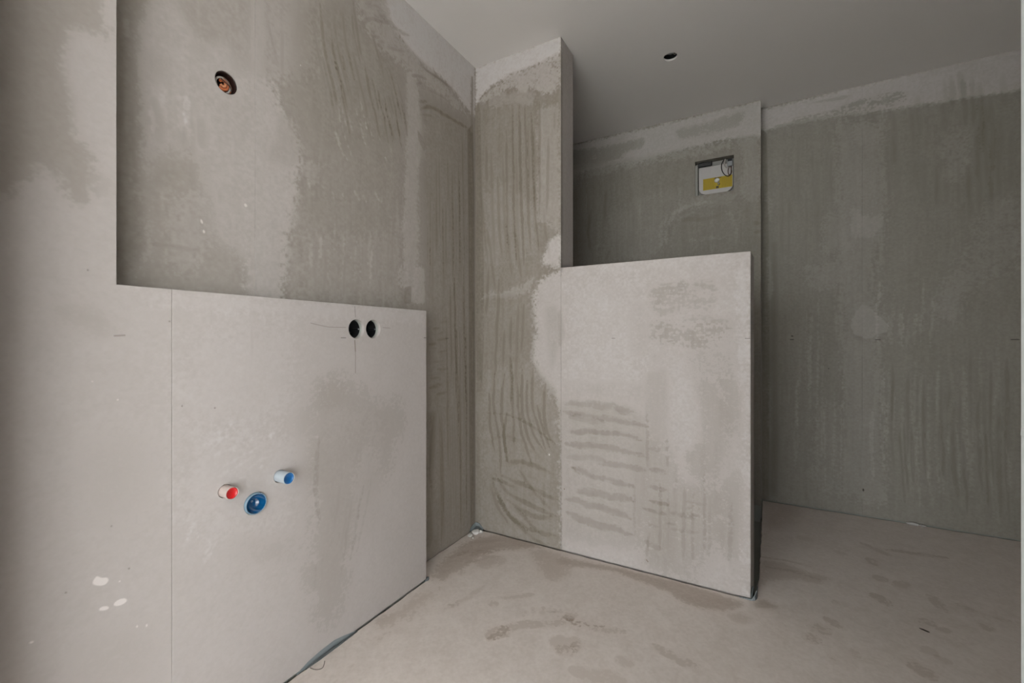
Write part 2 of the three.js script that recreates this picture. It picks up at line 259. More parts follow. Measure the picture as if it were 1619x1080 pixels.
    ['L',0.55,0.0085,[[-1.032,0.879],[-1.036,0.687],[-1.0,0.53],[-0.929,0.413]]],
    ['L',0.55,0.0085,[[-1.003,0.816],[-1.007,0.689],[-0.964,0.534],[-0.895,0.449]]],
    ['L',0.55,0.0085,[[-0.971,0.881],[-0.975,0.691],[-0.936,0.569],[-0.898,0.458]]],
    ['L',0.55,0.0085,[[-0.902,0.821],[-0.912,0.665],[-0.885,0.543],[-0.844,0.501]]],
    ['L',0.55,0.0085,[[-0.947,0.693],[-0.926,0.601],[-0.878,0.482]]],
    ['L',0.55,0.0085,[[-1.125,0.647],[-1.136,0.482],[-1.106,0.356]]],
    ['L',0.55,0.0085,[[-1.229,0.739],[-1.221,0.539],[-1.19,0.41]]],
    ['L',0.5,0.011,[[-1.221,0.312],[-1.167,0.182],[-1.018,0.049],[-0.878,-0.007]]],
    ['L',0.5,0.011,[[-1.205,0.325],[-1.128,0.238],[-0.982,0.184],[-0.831,0.151]]],
    ['L',0.5,0.011,[[-1.167,0.307],[-1.018,0.279],[-0.831,0.237]]],
    ['L',0.5,0.011,[[-1.194,0.25],[-1.11,0.111],[-0.964,0.055]]],
    ['L',0.5,0.011,[[-1.147,0.383],[-0.989,0.395],[-0.844,0.357]]],
    ['L',0.5,0.011,[[-1.128,0.189],[-0.982,0.136],[-0.844,0.155]]],
    ['L',0.5,0.011,[[-1.083,0.165],[-0.947,0.071],[-0.828,0.06]]],
    ['L',0.5,0.011,[[-1.054,0.363],[-0.975,0.264],[-0.871,0.186]]],
    ['L',0.5,0.011,[[-1.221,0.255],[-1.182,0.146],[-1.106,0.063]]],
    ['L',0.5,0.011,[[-1.018,0.065],[-0.926,0.06]]],
    ['L',0.5,0.011,[[-1.213,0.287],[-1.147,0.284],[-1.054,0.251]]],
    ['L',0.35,0.006,[[-1.265,0.629],[-1.091,0.624],[-0.947,0.568],[-0.844,0.492]]],
    ['L',0.25,0.012,[[-1.245,0.47],[-1.128,0.516],[-1.018,0.496]]],
    ['K',0.14,0.004,10,0.01,[[-1.245,1.208],[-1.253,0.805]],[[-0.982,1.197],[-0.989,0.817]]],
    ['P',0.52,0.02,0.8,0.7,0,[[-0.831,0.726],[-0.479,0.728],[-0.397,0.652],[-0.397,0.405],[-0.451,0.089],[-0.811,0.064]]],
    ['L',0.4,0.02,[[-0.802,0.713],[-0.623,0.717],[-0.457,0.696]]],
    ['L',0.42,0.014,[[-0.811,0.673],[-0.654,0.662],[-0.397,0.641]]],
    ['L',0.5,0.013,[[-0.789,0.578],[-0.594,0.592],[-0.411,0.584]]],
    ['L',0.5,0.016,[[-0.802,0.516],[-0.594,0.523],[-0.411,0.507]]],
    ['L',0.4,0.014,[[-0.638,0.448],[-0.521,0.453],[-0.419,0.443]]],
    ['L',0.5,0.015,[[-0.769,0.411],[-0.638,0.383],[-0.468,0.371]]],
    ['L',0.45,0.02,[[-0.747,0.303],[-0.623,0.304],[-0.465,0.304]]],
    ['L',0.45,0.018,[[-0.802,0.254],[-0.638,0.243],[-0.465,0.22]]],
    ['L',0.5,0.02,[[-0.795,0.183],[-0.654,0.164],[-0.468,0.152]]],
    ['L',0.3,0.02,[[-0.779,0.645],[-0.684,0.642],[-0.594,0.633]]],
    ['L',0.3,0.016,[[-0.795,0.456],[-0.7,0.463],[-0.594,0.465]]],
    ['L',0.45,0.006,[[-0.769,0.411],[-0.74,0.391],[-0.715,0.377]]],
    ['L',0.35,0.006,[[-0.416,0.711],[-0.413,0.595],[-0.411,0.444]]],
    ['L',0.25,0.005,[[-0.465,0.408],[-0.471,0.281],[-0.468,0.141]]],
    ['L',0.3,0.005,[[-0.332,0.604],[-0.329,0.469]]],
    ['L',0.3,0.006,[[-0.405,0.183],[-0.416,0.07]]],
    ['P',0.46,0.025,1,0.8,0,[[-0.465,0.561],[-0.344,0.603],[-0.268,0.505],[-0.219,0.433],[-0.101,0.427],[-0.079,0.279],[-0.148,0.136],[-0.243,0.007],[-0.424,0.04],[-0.465,0.142]]],
    ['P',0.42,0.015,1,0.7,0,[[-0.397,0.322],[-0.293,0.341],[-0.268,0.239],[-0.319,0.04],[-0.397,0.075]]],
    ['P',0.5,0.02,1,0.7,0,[[-0.231,0.852],[-0.124,0.857],[-0.09,0.732],[-0.101,0.503],[-0.171,0.415],[-0.207,0.54],[-0.195,0.697]]],
    ['P',0.9,0.02,0.9,0.7,0,[[-0.256,0.956],[-0.195,0.749],[-0.19,0.542],[-0.231,0.379],[-0.281,0.423],[-0.319,0.686],[-0.319,0.902]]],
    ['P',0.55,0.012,1,0.6,0,[[-0.411,0.871],[-0.332,0.901],[-0.324,0.605],[-0.397,0.514],[-0.424,0.732]]],
    ['P',0.4,0.012,1.2,0.9,2,[[-0.402,1.174],[-0.397,1.223],[-0.365,1.249],[-0.281,1.26],[-0.248,1.258],[-0.243,1.231],[-0.256,1.205],[-0.319,1.203],[-0.371,1.151]]],
    ['P',0.42,0.006,1,0.8,2,[[-0.224,1.246],[-0.148,1.259],[-0.141,1.22],[-0.171,1.224],[-0.219,1.232]]],
    ['P',0.5,0.02,1.5,0.8,2,[[-0.397,1.223],[-0.159,1.236],[-0.159,1.149],[-0.371,1.14]]],
    ['P',0.42,0.006,0.9,0.7,2,[[-0.293,1.106],[-0.219,1.12],[-0.124,1.107],[-0.079,1.096],[-0.101,1.083],[-0.195,1.098],[-0.281,1.087]]],
    ['P',0.45,0.016,1.7,0.95,2,[[-0.397,1.086],[-0.344,1.104],[-0.243,1.083],[-0.148,1.074],[-0.079,1.06],[-0.124,1.03],[-0.207,0.994],[-0.268,1.02],[-0.344,1.025],[-0.392,1.042]]],
    ['P',0.55,0.03,1.8,0.8,0,[[-0.243,0.957],[-0.171,0.989],[-0.079,0.96],[-0.079,0.909],[-0.148,0.856],[-0.219,0.879]]],
    ['P',0.5,0.006,1,0.8,0,[[-0.397,0.954],[-0.35,0.949],[-0.371,0.922]]],
    ['P',0.48,0.015,1.2,0.7,0,[[-0.148,0.856],[-0.035,0.861],[-0.046,0.661],[-0.101,0.604],[-0.124,0.729]]],
    ['P',0.46,0.012,1.1,0.7,0,[[-0.268,0.531],[-0.171,0.622],[-0.159,0.494],[-0.219,0.433]]],
    ['P',0.46,0.015,1.2,0.6,0,[[-0.124,0.448],[-0.046,0.511],[-0.035,0.214],[-0.079,0.103],[-0.124,0.244]]],
    ['P',0.95,0.008,0.8,0.8,0,[[-0.068,1.362],[-0.021,1.364],[-0.021,0.006],[-0.043,0.012],[-0.039,0.612],[-0.057,0.96]]],
    ['P',0.9,0.004,0.6,0.7,0,[[-0.811,1.361],[-0.021,1.364],[-0.021,1.327],[-0.811,1.318]]],
    ['P',0.92,0.05,0.7,0.6,0,[[-0.763,1.309],[-0.424,1.313],[-0.424,0.954],[-0.479,0.784],[-0.779,0.751]]],
    ['P',0.72,0.02,0.8,0.5,0,[[-0.479,1.177],[-0.411,1.188],[-0.419,0.954],[-0.479,0.953]]],
    ['P',0.75,0.012,0.9,0.6,0,[[-0.811,0.825],[-0.397,0.83],[-0.397,0.756],[-0.811,0.728]]],
    ['K',0.12,0.004,10,0.01,[[-0.779,0.947],[-0.451,0.939]],[[-0.779,0.751],[-0.451,0.752]]],
    ['X','#6a645e',0.0014,[[-0.573,1.023],[-0.556,1.023]]],
    ['X','#6a645e',0.0016,[[-0.039,1.022],[-0.021,1.022]]],
    ['X','#7d6f5e',0.003,[[-0.419,0.056],[-0.411,0.047]]],
    ['B','#6a5a48',[[-0.808,0.299],[-0.802,0.303],[-0.802,0.294]]],
    ['B','#d8d2cc',[[-0.888,0.456],[-0.881,0.46],[-0.878,0.451],[-0.885,0.447]]],
    ['K',0.4,0.012,7,0.01,[[-0.462,0.562],[-0.332,0.555]],[[-0.462,0.115],[-0.319,0.1]]],
    ['K',0.3,0.008,9,0.01,[[-0.371,0.572],[-0.381,0.079]],[[-0.079,0.632],[-0.079,0.103]]],
    ['K',0.3,0.012,5,0.01,[[-0.344,0.359],[-0.171,0.363]],[[-0.344,0.196],[-0.171,0.208]]],
  ],
  s: [
    ['P',0.9,0.014,0.7,1,2,[[-1.33,2.475],[0.047,2.485],[0.047,2.258],[-0.107,2.278],[-0.269,2.282],[-0.502,2.266],[-0.711,2.249],[-0.935,2.267],[-1.201,2.257],[-1.33,2.257]]],
    ['P',0.3,0.008,1,0.85,0,[[-1.33,2.451],[-1.078,2.416],[-0.821,2.405],[-0.668,2.406],[-0.689,2.35],[-0.799,2.347],[-0.821,2.298],[-1.029,2.285],[-1.33,2.281]]],
    ['P',0.35,0.012,1.2,0.7,0,[[-0.462,2.414],[-0.269,2.409],[-0.054,2.446],[-0.089,2.365],[-0.269,2.339],[-0.442,2.354]]],
    ['P',0.55,0.008,1,0.7,0,[[-1.227,2.324],[-0.754,2.284],[-0.345,2.274],[-0.124,2.266],[-0.124,2.226],[-0.345,2.217],[-0.754,2.231],[-1.201,2.21]]],
    ['P',0.45,0.008,0.8,0.8,0,[[-0.107,2.29],[0.024,2.264],[0.024,1.847],[-0.054,1.882],[-0.096,1.952],[-0.068,2.104]]],
    ['P',0.42,0.006,0.9,0.6,0,[[-0.353,1.946],[-0.124,1.949],[-0.107,2.151],[-0.089,1.951],[-0.16,1.863],[-0.422,1.882],[-0.486,1.828],[-0.502,1.872],[-0.422,1.932]]],
    ['P',0.35,0.04,0.8,0.5,0,[[-0.935,1.957],[-0.502,2.02],[-0.383,1.951],[-0.522,1.832],[-0.543,1.601],[-0.754,1.577],[-0.982,1.598]]],
    ['P',0.08,0.02,0.7,0.6,1,[[-1.201,2.139],[-1.127,2.126],[-1.102,1.562],[-1.201,1.57]]],
    ['L',-0.3,0.012,[[-0.534,1.608],[-0.518,1.768],[-0.478,1.856],[-0.391,1.894],[-0.232,1.902]]],
    ['L',-0.2,0.012,[[-0.494,1.617],[-0.478,1.755],[-0.43,1.824],[-0.345,1.854]]],
    ['L',-0.18,0.012,[[-0.563,1.624],[-0.559,1.773],[-0.51,1.873]]],
    ['L',-0.2,0.012,[[-0.178,1.845],[-0.124,1.758],[-0.107,1.617]]],
    ['L',0.2,0.012,[[-0.502,1.766],[-0.422,1.806],[-0.269,1.798],[-0.16,1.823]]],
    ['L',0.3,0.012,[[-1.053,1.975],[-1.078,1.792],[-1.053,1.65]]],
    ['L',0.3,0.012,[[-0.944,2.095],[-0.958,1.869]]],
    ['L',0.35,0.012,[[-0.912,1.659],[-0.944,1.585]]],
    ['L',0.15,0.012,[[-0.754,2.063],[-0.746,1.62]]],
    ['L',-0.15,0.012,[[-0.403,1.67],[-0.16,1.663]]],
    ['L',0.35,0.012,[[-0.02,1.725],[0.024,1.731]]],
    ['L',0.35,0.012,[[-0.013,1.673],[0.024,1.684]]],
    ['K',0.14,0.01,14,0.02,[[-1.151,2.13],[-1.151,1.589]],[[0.014,2.127],[0.014,1.546]]],
    ['K',-0.12,0.01,14,0.02,[[-1.151,2.177],[-1.136,1.588]],[[-0.003,2.13],[-0.003,1.548]]],
    ['P',0.2,0.01,0.5,0.6,0,[[-0.03,1.551],[0.024,1.545],[0.024,0.0],[-0.03,-0.01]]],
  ],
  r: [
    ['P',0.22,0.01,0.3,1,1,[[-0.021,2.578],[1.342,2.537],[1.342,-0.093],[-0.021,-0.045]]],
    ['P',0.45,0.03,0.8,0.7,1,[[0.403,2.311],[0.634,2.272],[0.647,1.753],[0.592,1.401],[0.62,0.648],[0.634,0.079],[0.433,0.115],[0.448,0.783],[0.418,1.526]]],
    ['P',1.0,0.013,0.4,1,2,[[-0.003,2.472],[1.342,2.506],[1.342,2.277],[1.156,2.28],[0.992,2.291],[0.845,2.294],[0.661,2.311],[0.492,2.326],[0.311,2.341],[0.15,2.346],[0.083,2.335],[0.038,2.322]]],
    ['P',0.3,0.006,1.1,0.8,2,[[0.09,2.333],[0.15,2.35],[0.28,2.349],[0.463,2.344],[0.477,2.359],[0.311,2.364],[0.183,2.366],[0.103,2.354]]],
    ['P',0.35,0.012,1.5,0.85,2,[[0.373,2.356],[0.477,2.381],[0.555,2.393],[0.715,2.391],[0.72,2.344],[0.592,2.343],[0.477,2.337]]],
    ['P',0.4,0.006,1.2,0.6,2,[[0.492,2.399],[0.702,2.399],[0.715,2.374],[0.55,2.362]]],
    ['P',0.5,0.004,1,0.6,0,[[0.248,2.446],[0.433,2.445],[0.492,2.436],[0.433,2.422]]],
    ['L',0.3,0.012,[[0.875,2.414],[0.882,2.345],[0.885,2.276]]],
    ['L',0.36,0.012,[[0.902,2.43],[0.909,2.34],[0.912,2.252]]],
    ['L',0.3,0.012,[[0.939,2.439],[0.946,2.357],[0.948,2.276]]],
    ['L',0.33,0.012,[[0.948,2.393],[0.956,2.266],[0.958,2.14]]],
    ['L',0.36,0.012,[[0.982,2.399],[0.989,2.265],[0.992,2.132]]],
    ['L',0.3,0.012,[[1.01,2.358],[1.018,2.175],[1.02,1.993]]],
    ['L',0.24,0.012,[[1.029,2.287],[1.036,2.039],[1.039,1.793]]],
    ['L',0.24,0.012,[[1.052,2.28],[1.059,2.083],[1.062,1.887]]],
    ['L',0.24,0.012,[[1.003,2.129],[1.01,1.897],[1.013,1.666]]],
    ['L',0.21,0.012,[[0.968,1.938],[0.975,1.787],[0.977,1.637]]],
    ['L',0.24,0.012,[[1.05,1.856],[1.057,1.749],[1.059,1.643]]],
    ['L',0.18,0.012,[[1.096,2.382],[1.103,2.291],[1.105,2.201]]],
    ['L',0.18,0.012,[[0.768,2.359],[0.776,2.245],[0.778,2.131]]],
    ['L',0.18,0.012,[[0.742,2.297],[0.749,2.19],[0.752,2.085]]],
    ['L',0.21,0.012,[[0.667,2.299],[0.675,2.146],[0.677,1.996]]],
    ['L',0.15,0.012,[[0.845,2.065],[0.852,1.893],[0.855,1.722]]],
    ['L',0.21,0.012,[[0.87,2.297],[0.877,2.202],[0.88,2.108]]],
    ['L',0.21,0.012,[[1.073,2.112],[1.08,1.9],[1.082,1.688]]],
    ['P',0.5,0.01,0.9,0.8,0,[[0.492,2.267],[0.592,2.257],[0.614,2.18],[0.564,2.119],[0.492,2.15]]],
    ['P',0.45,0.02,0.9,0.7,0,[[0.373,1.763],[0.477,1.759],[0.492,1.537],[0.342,1.533],[0.342,1.684]]],
    ['P',0.6,0.006,0.8,0.8,0,[[0.477,1.778],[0.512,1.802],[0.527,1.734],[0.639,1.725],[0.634,1.683],[0.592,1.624],[0.527,1.588],[0.492,1.647]]],
    ['P',0.62,0.004,0.7,0.9,0,[[0.472,1.094],[0.492,1.152],[0.527,1.217],[0.558,1.208],[0.606,1.149],[0.65,1.098],[0.639,1.056],[0.592,1.042],[0.55,1.013],[0.492,1.049]]],
    ['P',0.15,0.003,0.7,0.7,0,[[0.486,1.049],[0.535,1.035],[0.527,1.005],[0.492,1.02]]],
    ['P',0.45,0.02,1,0.6,0,[[0.87,2.144],[0.968,2.121],[0.956,1.857],[0.895,1.868],[0.87,1.991]]],
    ['P',0.4,0.012,1,0.8,0,[[0.248,1.466],[0.463,1.485],[0.477,1.373],[0.342,1.307],[0.264,1.349]]],
    ['P',0.4,0.03,1,0.7,0,[[1.039,1.727],[1.174,1.738],[1.174,1.389],[0.992,1.338],[0.944,1.14],[0.845,1.143],[0.895,1.344],[0.992,1.536]]],
    ['P',0.36,0.03,0.8,0.7,0,[[0.311,0.625],[0.634,0.649],[0.634,0.114],[0.311,0.131]]],
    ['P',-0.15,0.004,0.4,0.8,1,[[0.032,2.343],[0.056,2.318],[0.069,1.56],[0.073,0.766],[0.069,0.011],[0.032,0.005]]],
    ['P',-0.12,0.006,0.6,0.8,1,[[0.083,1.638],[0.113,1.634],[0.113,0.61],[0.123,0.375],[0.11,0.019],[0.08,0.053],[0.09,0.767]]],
    ['L',-0.3,0.012,[[0.062,1.561],[0.076,1.401],[0.073,1.262]]],
    ['L',-0.25,0.012,[[0.073,0.806],[0.073,0.369]]],
    ['L',-0.2,0.01,[[0.059,1.243],[0.056,1.004]]],
    ['L',-0.25,0.012,[[0.062,1.958],[0.08,1.757]]],
    ['K',-0.22,0.009,14,0.015,[[0.199,1.353],[0.19,0.771],[0.183,0.11]],[[0.463,1.337],[0.457,0.784],[0.448,0.117]]],
    ['K',-0.24,0.009,12,0.015,[[0.567,1.403],[0.578,1.006]],[[0.845,1.382],[0.819,0.938]]],
    ['K',-0.24,0.009,26,0.02,[[0.592,0.934],[0.578,0.429],[0.592,0.107]],[[1.141,1.007],[1.141,0.559],[1.156,0.082]]],
    ['K',0.34,0.009,26,0.02,[[0.606,0.898],[0.6,0.431],[0.62,0.112]],[[1.13,1.071],[1.13,0.558],[1.147,0.08]]],
    ['K',0.15,0.01,14,0.015,[[0.117,2.303],[0.117,1.477]],[[0.433,2.304],[0.433,1.45]]],
    ['K',0.16,0.012,16,0.02,[[0.62,2.257],[0.634,1.79]],[[1.13,2.163],[1.13,1.681]]],
    ['X','#2e2b28',0.003,[[0.18,1.016],[0.199,1.016]]],
    ['X','#3a3733',0.004,[[0.186,1.039],[0.196,1.036]]],
    ['X','#2e2b28',0.002,[[0.589,1.016],[0.612,1.016]]],
    ['X','#2e2b28',0.002,[[1.125,1.017],[1.156,1.017]]],
    ['X','#3a3733',0.003,[[0.37,0.844],[0.376,0.844]]],
    ['B','#55504a',[[0.53,0.154],[0.535,0.162],[0.541,0.152],[0.535,0.14]]],
  ],
  f: [
    ['P',0.3,0.02,0.8,1,0,[[-1.164,1.421],[-1.223,1.484],[-1.261,1.607],[-1.27,1.744],[-1.248,1.851],[-1.135,1.948],[-1.001,1.974],[-0.888,1.96],[-0.952,1.879],[-1.086,1.804],[-1.113,1.732],[-1.132,1.628],[-1.146,1.528],[-1.142,1.456]]],
    ['P',0.4,0.02,1.1,0.8,0,[[-1.138,1.637],[-1.1,1.711],[-1.023,1.755],[-1.001,1.689],[-1.07,1.613]]],
    ['P',0.38,0.015,1,0.8,0,[[-0.946,1.854],[-0.894,1.912],[-0.828,1.899],[-0.741,1.881],[-0.704,1.736],[-0.731,1.677],[-0.789,1.688],[-0.868,1.776]]],
    ['P',0.45,0.015,0.9,0.9,0,[[-1.179,1.121],[-1.179,1.25],[-1.171,1.35],[-1.151,1.413],[-1.113,1.358],[-1.11,1.244],[-1.14,1.144],[-1.141,1.085]]],
    ['P',0.4,0.01,1,0.8,0,[[-1.206,1.147],[-1.174,1.195],[-1.142,1.162],[-1.166,1.109]]],
    ['P',0.25,0.012,0.8,0.9,0,[[-0.816,1.872],[-0.671,1.9],[-0.531,1.922],[-0.316,1.922],[-0.17,1.92],[-0.034,1.896],[-0.095,1.812],[-0.179,1.782],[-0.249,1.797],[-0.303,1.84],[-0.432,1.856],[-0.547,1.877],[-0.681,1.844],[-0.776,1.816]]],
    ['P',0.3,0.008,0.6,1,0,[[-0.002,1.927],[0.02,1.973],[0.092,1.935],[0.04,1.897],[-0.012,1.885]]],
    ['P',0.45,0.01,1,0.8,0,[[-0.094,1.787],[-0.043,1.833],[-0.002,1.806],[-0.051,1.758]]],
    ['P',0.4,0.012,1,0.8,0,[[-0.002,2.173],[0.023,2.312],[0.111,2.329],[0.202,2.288],[0.291,2.281],[0.239,2.213],[0.127,2.188],[0.044,2.114],[-0.002,2.009]]],
    ['P',0.3,0.04,0.8,0.6,0,[[0.031,3.115],[0.15,3.158],[0.245,3.12],[0.178,2.829],[0.085,2.687],[0.021,2.741]]],
    ['K',0.3,0.012,12,0.01,[[-0.801,1.431],[-0.771,1.392]],[[-0.623,1.55],[-0.593,1.506]]],
    ['K',0.22,0.02,6,0.03,[[-1.327,1.668],[-1.29,1.827],[-1.163,1.931]],[[-1.163,1.461],[-1.141,1.591],[-1.023,1.755]]],
    ['L',0.45,0.02,[[-0.791,1.239],[-0.766,1.315],[-0.683,1.397],[-0.566,1.467],[-0.46,1.5]]],
    ['L',0.5,0.035,[[-0.789,1.247],[-0.781,1.296],[-0.762,1.33]]],
    ['L',0.35,0.04,[[-0.608,1.342],[-0.543,1.351],[-0.499,1.383]]],
    ['L',0.3,0.03,[[-0.568,1.303],[-0.518,1.345]]],
    ['L',0.3,0.012,[[-1.027,1.291],[-0.99,1.403],[-0.973,1.513]]],
    ['L',0.35,0.012,[[-0.882,1.464],[-0.772,1.55]]],
    ['L',0.4,0.02,[[-0.888,1.404],[-0.878,1.433]]],
    ['L',0.3,0.03,[[-0.502,1.248],[-0.43,1.274],[-0.338,1.29]]],
    ['L',0.45,0.02,[[-0.305,1.486],[-0.242,1.471],[-0.193,1.458],[-0.155,1.455]]],
    ['L',0.3,0.02,[[-0.389,1.372],[-0.337,1.364]]],
    ['L',0.45,0.02,[[-0.644,1.477],[-0.546,1.479],[-0.457,1.49],[-0.394,1.506]]],
    ['L',0.4,0.03,[[-0.616,1.501],[-0.571,1.493]]],
    ['L',0.35,0.03,[[-0.536,1.362],[-0.514,1.361]]],
    ['L',0.5,0.018,[[0.543,2.708],[0.641,2.735],[0.778,2.751]]],
    ['L',0.4,0.02,[[0.453,2.747],[0.516,2.693],[0.553,2.644]]],
    ['L',0.45,0.03,[[0.447,2.571],[0.48,2.506]]],
    ['L',0.4,0.03,[[0.435,2.379],[0.486,2.374]]],
    ['L',0.5,0.028,[[0.402,2.223],[0.429,2.189],[0.44,2.149]]],
    ['L',0.4,0.04,[[0.507,2.375],[0.55,2.347]]],
    ['L',0.4,0.02,[[0.592,2.319],[0.61,2.282],[0.622,2.2]]],
    ['L',0.4,0.02,[[0.666,2.29],[0.718,2.262]]],
    ['L',0.4,0.02,[[0.701,2.182],[0.715,2.14]]],
    ['L',0.35,0.02,[[0.757,2.254],[0.799,2.238]]],
    ['L',0.45,0.03,[[0.531,2.114],[0.536,2.07]]],
    ['L',0.4,0.03,[[0.562,2.072],[0.573,2.052]]],
    ['L',0.5,0.035,[[0.226,1.914],[0.251,1.94]]],
    ['L',0.5,0.03,[[0.176,1.828],[0.222,1.885]]],
    ['L',0.5,0.03,[[0.139,1.778],[0.186,1.805]]],
    ['L',0.5,0.05,[[0.422,1.769],[0.461,1.806]]],
    ['L',0.3,0.02,[[0.468,1.894],[0.511,1.912]]],
    ['L',0.3,0.03,[[0.259,1.77],[0.292,1.772]]],
    ['L',0.4,0.015,[[0.204,1.704],[0.221,1.71]]],
    ['L',0.3,0.02,[[0.499,1.867],[0.532,1.879]]],
    ['L',0.4,0.008,[[0.01,2.338],[0.136,2.356],[0.275,2.329]]],
    ['L',0.35,0.01,[[0.035,2.254],[0.154,2.261],[0.242,2.237]]],
    ['L',0.25,0.03,[[0.181,2.657],[0.262,2.663]]],
    ['L',0.3,0.02,[[0.33,2.588],[0.361,2.549]]],
    ['L',0.3,0.02,[[0.256,2.073],[0.284,2.075]]],
    ['P',0.38,0.012,1.2,0.75,0,[[-1.131,1.177],[-1.137,1.199],[-1.121,1.208],[-1.108,1.198],[-1.115,1.182]]],
    ['P',0.38,0.012,1.2,0.75,0,[[-1.104,1.18],[-1.109,1.202],[-1.093,1.211],[-1.081,1.201],[-1.087,1.185]]],
    ['P',0.38,0.012,1.2,0.75,0,[[-1.109,1.219],[-1.114,1.242],[-1.097,1.251],[-1.085,1.24],[-1.092,1.224]]],
    ['P',0.38,0.012,1.2,0.75,0,[[-1.123,1.122],[-1.129,1.142],[-1.113,1.151],[-1.101,1.142],[-1.107,1.127]]],
    ['P',0.38,0.012,1.2,0.75,0,[[-1.118,1.087],[-1.123,1.106],[-1.108,1.115],[-1.097,1.107],[-1.103,1.092]]],
    ['P',0.38,0.012,1.2,0.75,0,[[-1.123,1.048],[-1.128,1.067],[-1.113,1.075],[-1.101,1.067],[-1.108,1.053]]],
    ['P',0.38,0.012,1.2,0.75,0,[[-1.118,1.016],[-1.123,1.034],[-1.108,1.043],[-1.097,1.035],[-1.103,1.022]]],
    ['P',0.38,0.012,1.2,0.75,0,[[-1.1,0.962],[-1.105,0.978],[-1.09,0.986],[-1.08,0.979],[-1.086,0.967]]],
    ['P',0.38,0.012,1.2,0.75,0,[[-1.094,0.92],[-1.098,0.935],[-1.085,0.943],[-1.075,0.937],[-1.08,0.924]]],
    ['P',0.38,0.012,1.2,0.75,0,[[-1.09,0.893],[-1.094,0.908],[-1.081,0.915],[-1.071,0.909],[-1.077,0.898]]],
    ['P',0.38,0.012,1.2,0.75,0,[[-1.056,0.95],[-1.06,0.966],[-1.046,0.974],[-1.036,0.967],[-1.042,0.955]]],
    ['P',0.38,0.012,1.2,0.75,0,[[-1.125,1.386],[-1.131,1.413],[-1.113,1.424],[-1.1,1.411],[-1.107,1.391]]],
    ['P',0.38,0.012,1.2,0.75,0,[[-1.087,1.358],[-1.092,1.384],[-1.074,1.394],[-1.062,1.382],[-1.069,1.363]]],
    ['P',0.38,0.012,1.2,0.75,0,[[-1.106,1.323],[-1.111,1.349],[-1.094,1.359],[-1.081,1.347],[-1.088,1.328]]],
    ['P',0.38,0.012,1.2,0.75,0,[[-1.033,1.135],[-1.037,1.155],[-1.021,1.164],[-1.011,1.155],[-1.017,1.14]]],
    ['P',0.38,0.012,1.2,0.75,0,[[-1.0,1.083],[-1.003,1.102],[-0.988,1.11],[-0.978,1.102],[-0.985,1.088]]],
    ['P',0.38,0.012,1.2,0.75,0,[[-0.92,1.276],[-0.923,1.299],[-0.906,1.308],[-0.896,1.297],[-0.904,1.281]]],
    ['P',0.38,0.012,1.2,0.75,0,[[-1.017,1.327],[-1.021,1.353],[-1.004,1.362],[-0.992,1.35],[-1.0,1.333]]],
    ['P',0.38,0.012,1.2,0.75,0,[[-1.125,1.522],[-1.131,1.554],[-1.112,1.565],[-1.097,1.549],[-1.105,1.527]]],
    ['P',0.38,0.012,1.2,0.75,0,[[-0.987,1.041],[-0.99,1.059],[-0.976,1.067],[-0.966,1.059],[-0.973,1.046]]],
    ['P',0.38,0.012,1.2,0.75,0,[[-1.054,0.886],[-1.057,0.9],[-1.044,0.908],[-1.035,0.902],[-1.04,0.89]]],
    ['P',0.38,0.012,1.2,0.75,0,[[-1.092,1.12],[-1.097,1.141],[-1.081,1.149],[-1.07,1.14],[-1.076,1.125]]],
    ['P',0.38,0.012,1.2,0.75,0,[[-1.046,0.926],[-1.05,0.942],[-1.036,0.949],[-1.027,0.943],[-1.032,0.931]]],
  ],
};
// ---------------------------------------------------------------- plaster and screed textures, computed from the marks above
const LAT = 512, lattice = new Float32Array(LAT * LAT); for (let i = 0; i < lattice.length; i++) lattice[i] = rnd();
function vnoise(x, y) {
  const ix = Math.floor(x), iy = Math.floor(y), fx = x - ix, fy = y - iy, sx = fx * fx * (3 - 2 * fx), sy = fy * fy * (3 - 2 * fy);
  const a = (iy & 511) * LAT, b = ((iy + 1) & 511) * LAT, c = ix & 511, d = (ix + 1) & 511;
  const p = lattice[a + c], q = lattice[a + d], r = lattice[b + c], s = lattice[b + d];
  return p + (q - p) * sx + (r - p + (p - q - r + s) * sx) * sy;
}
const smooth = (a, b, x) => { const t = Math.min(1, Math.max(0, (x - a) / (b - a))); return t * t * (3 - 2 * t); };
function curve(pts, step) {                          // a smooth line through the points, cut into even steps
  const v = pts.map((p) => new THREE.Vector3(p[0], p[1], 0)), L = v.reduce((s, p, i) => s + (i ? p.distanceTo(v[i - 1]) : 0), 0);
  return new THREE.CatmullRomCurve3(v).getSpacedPoints(Math.max(3, Math.ceil(L / step)));
}
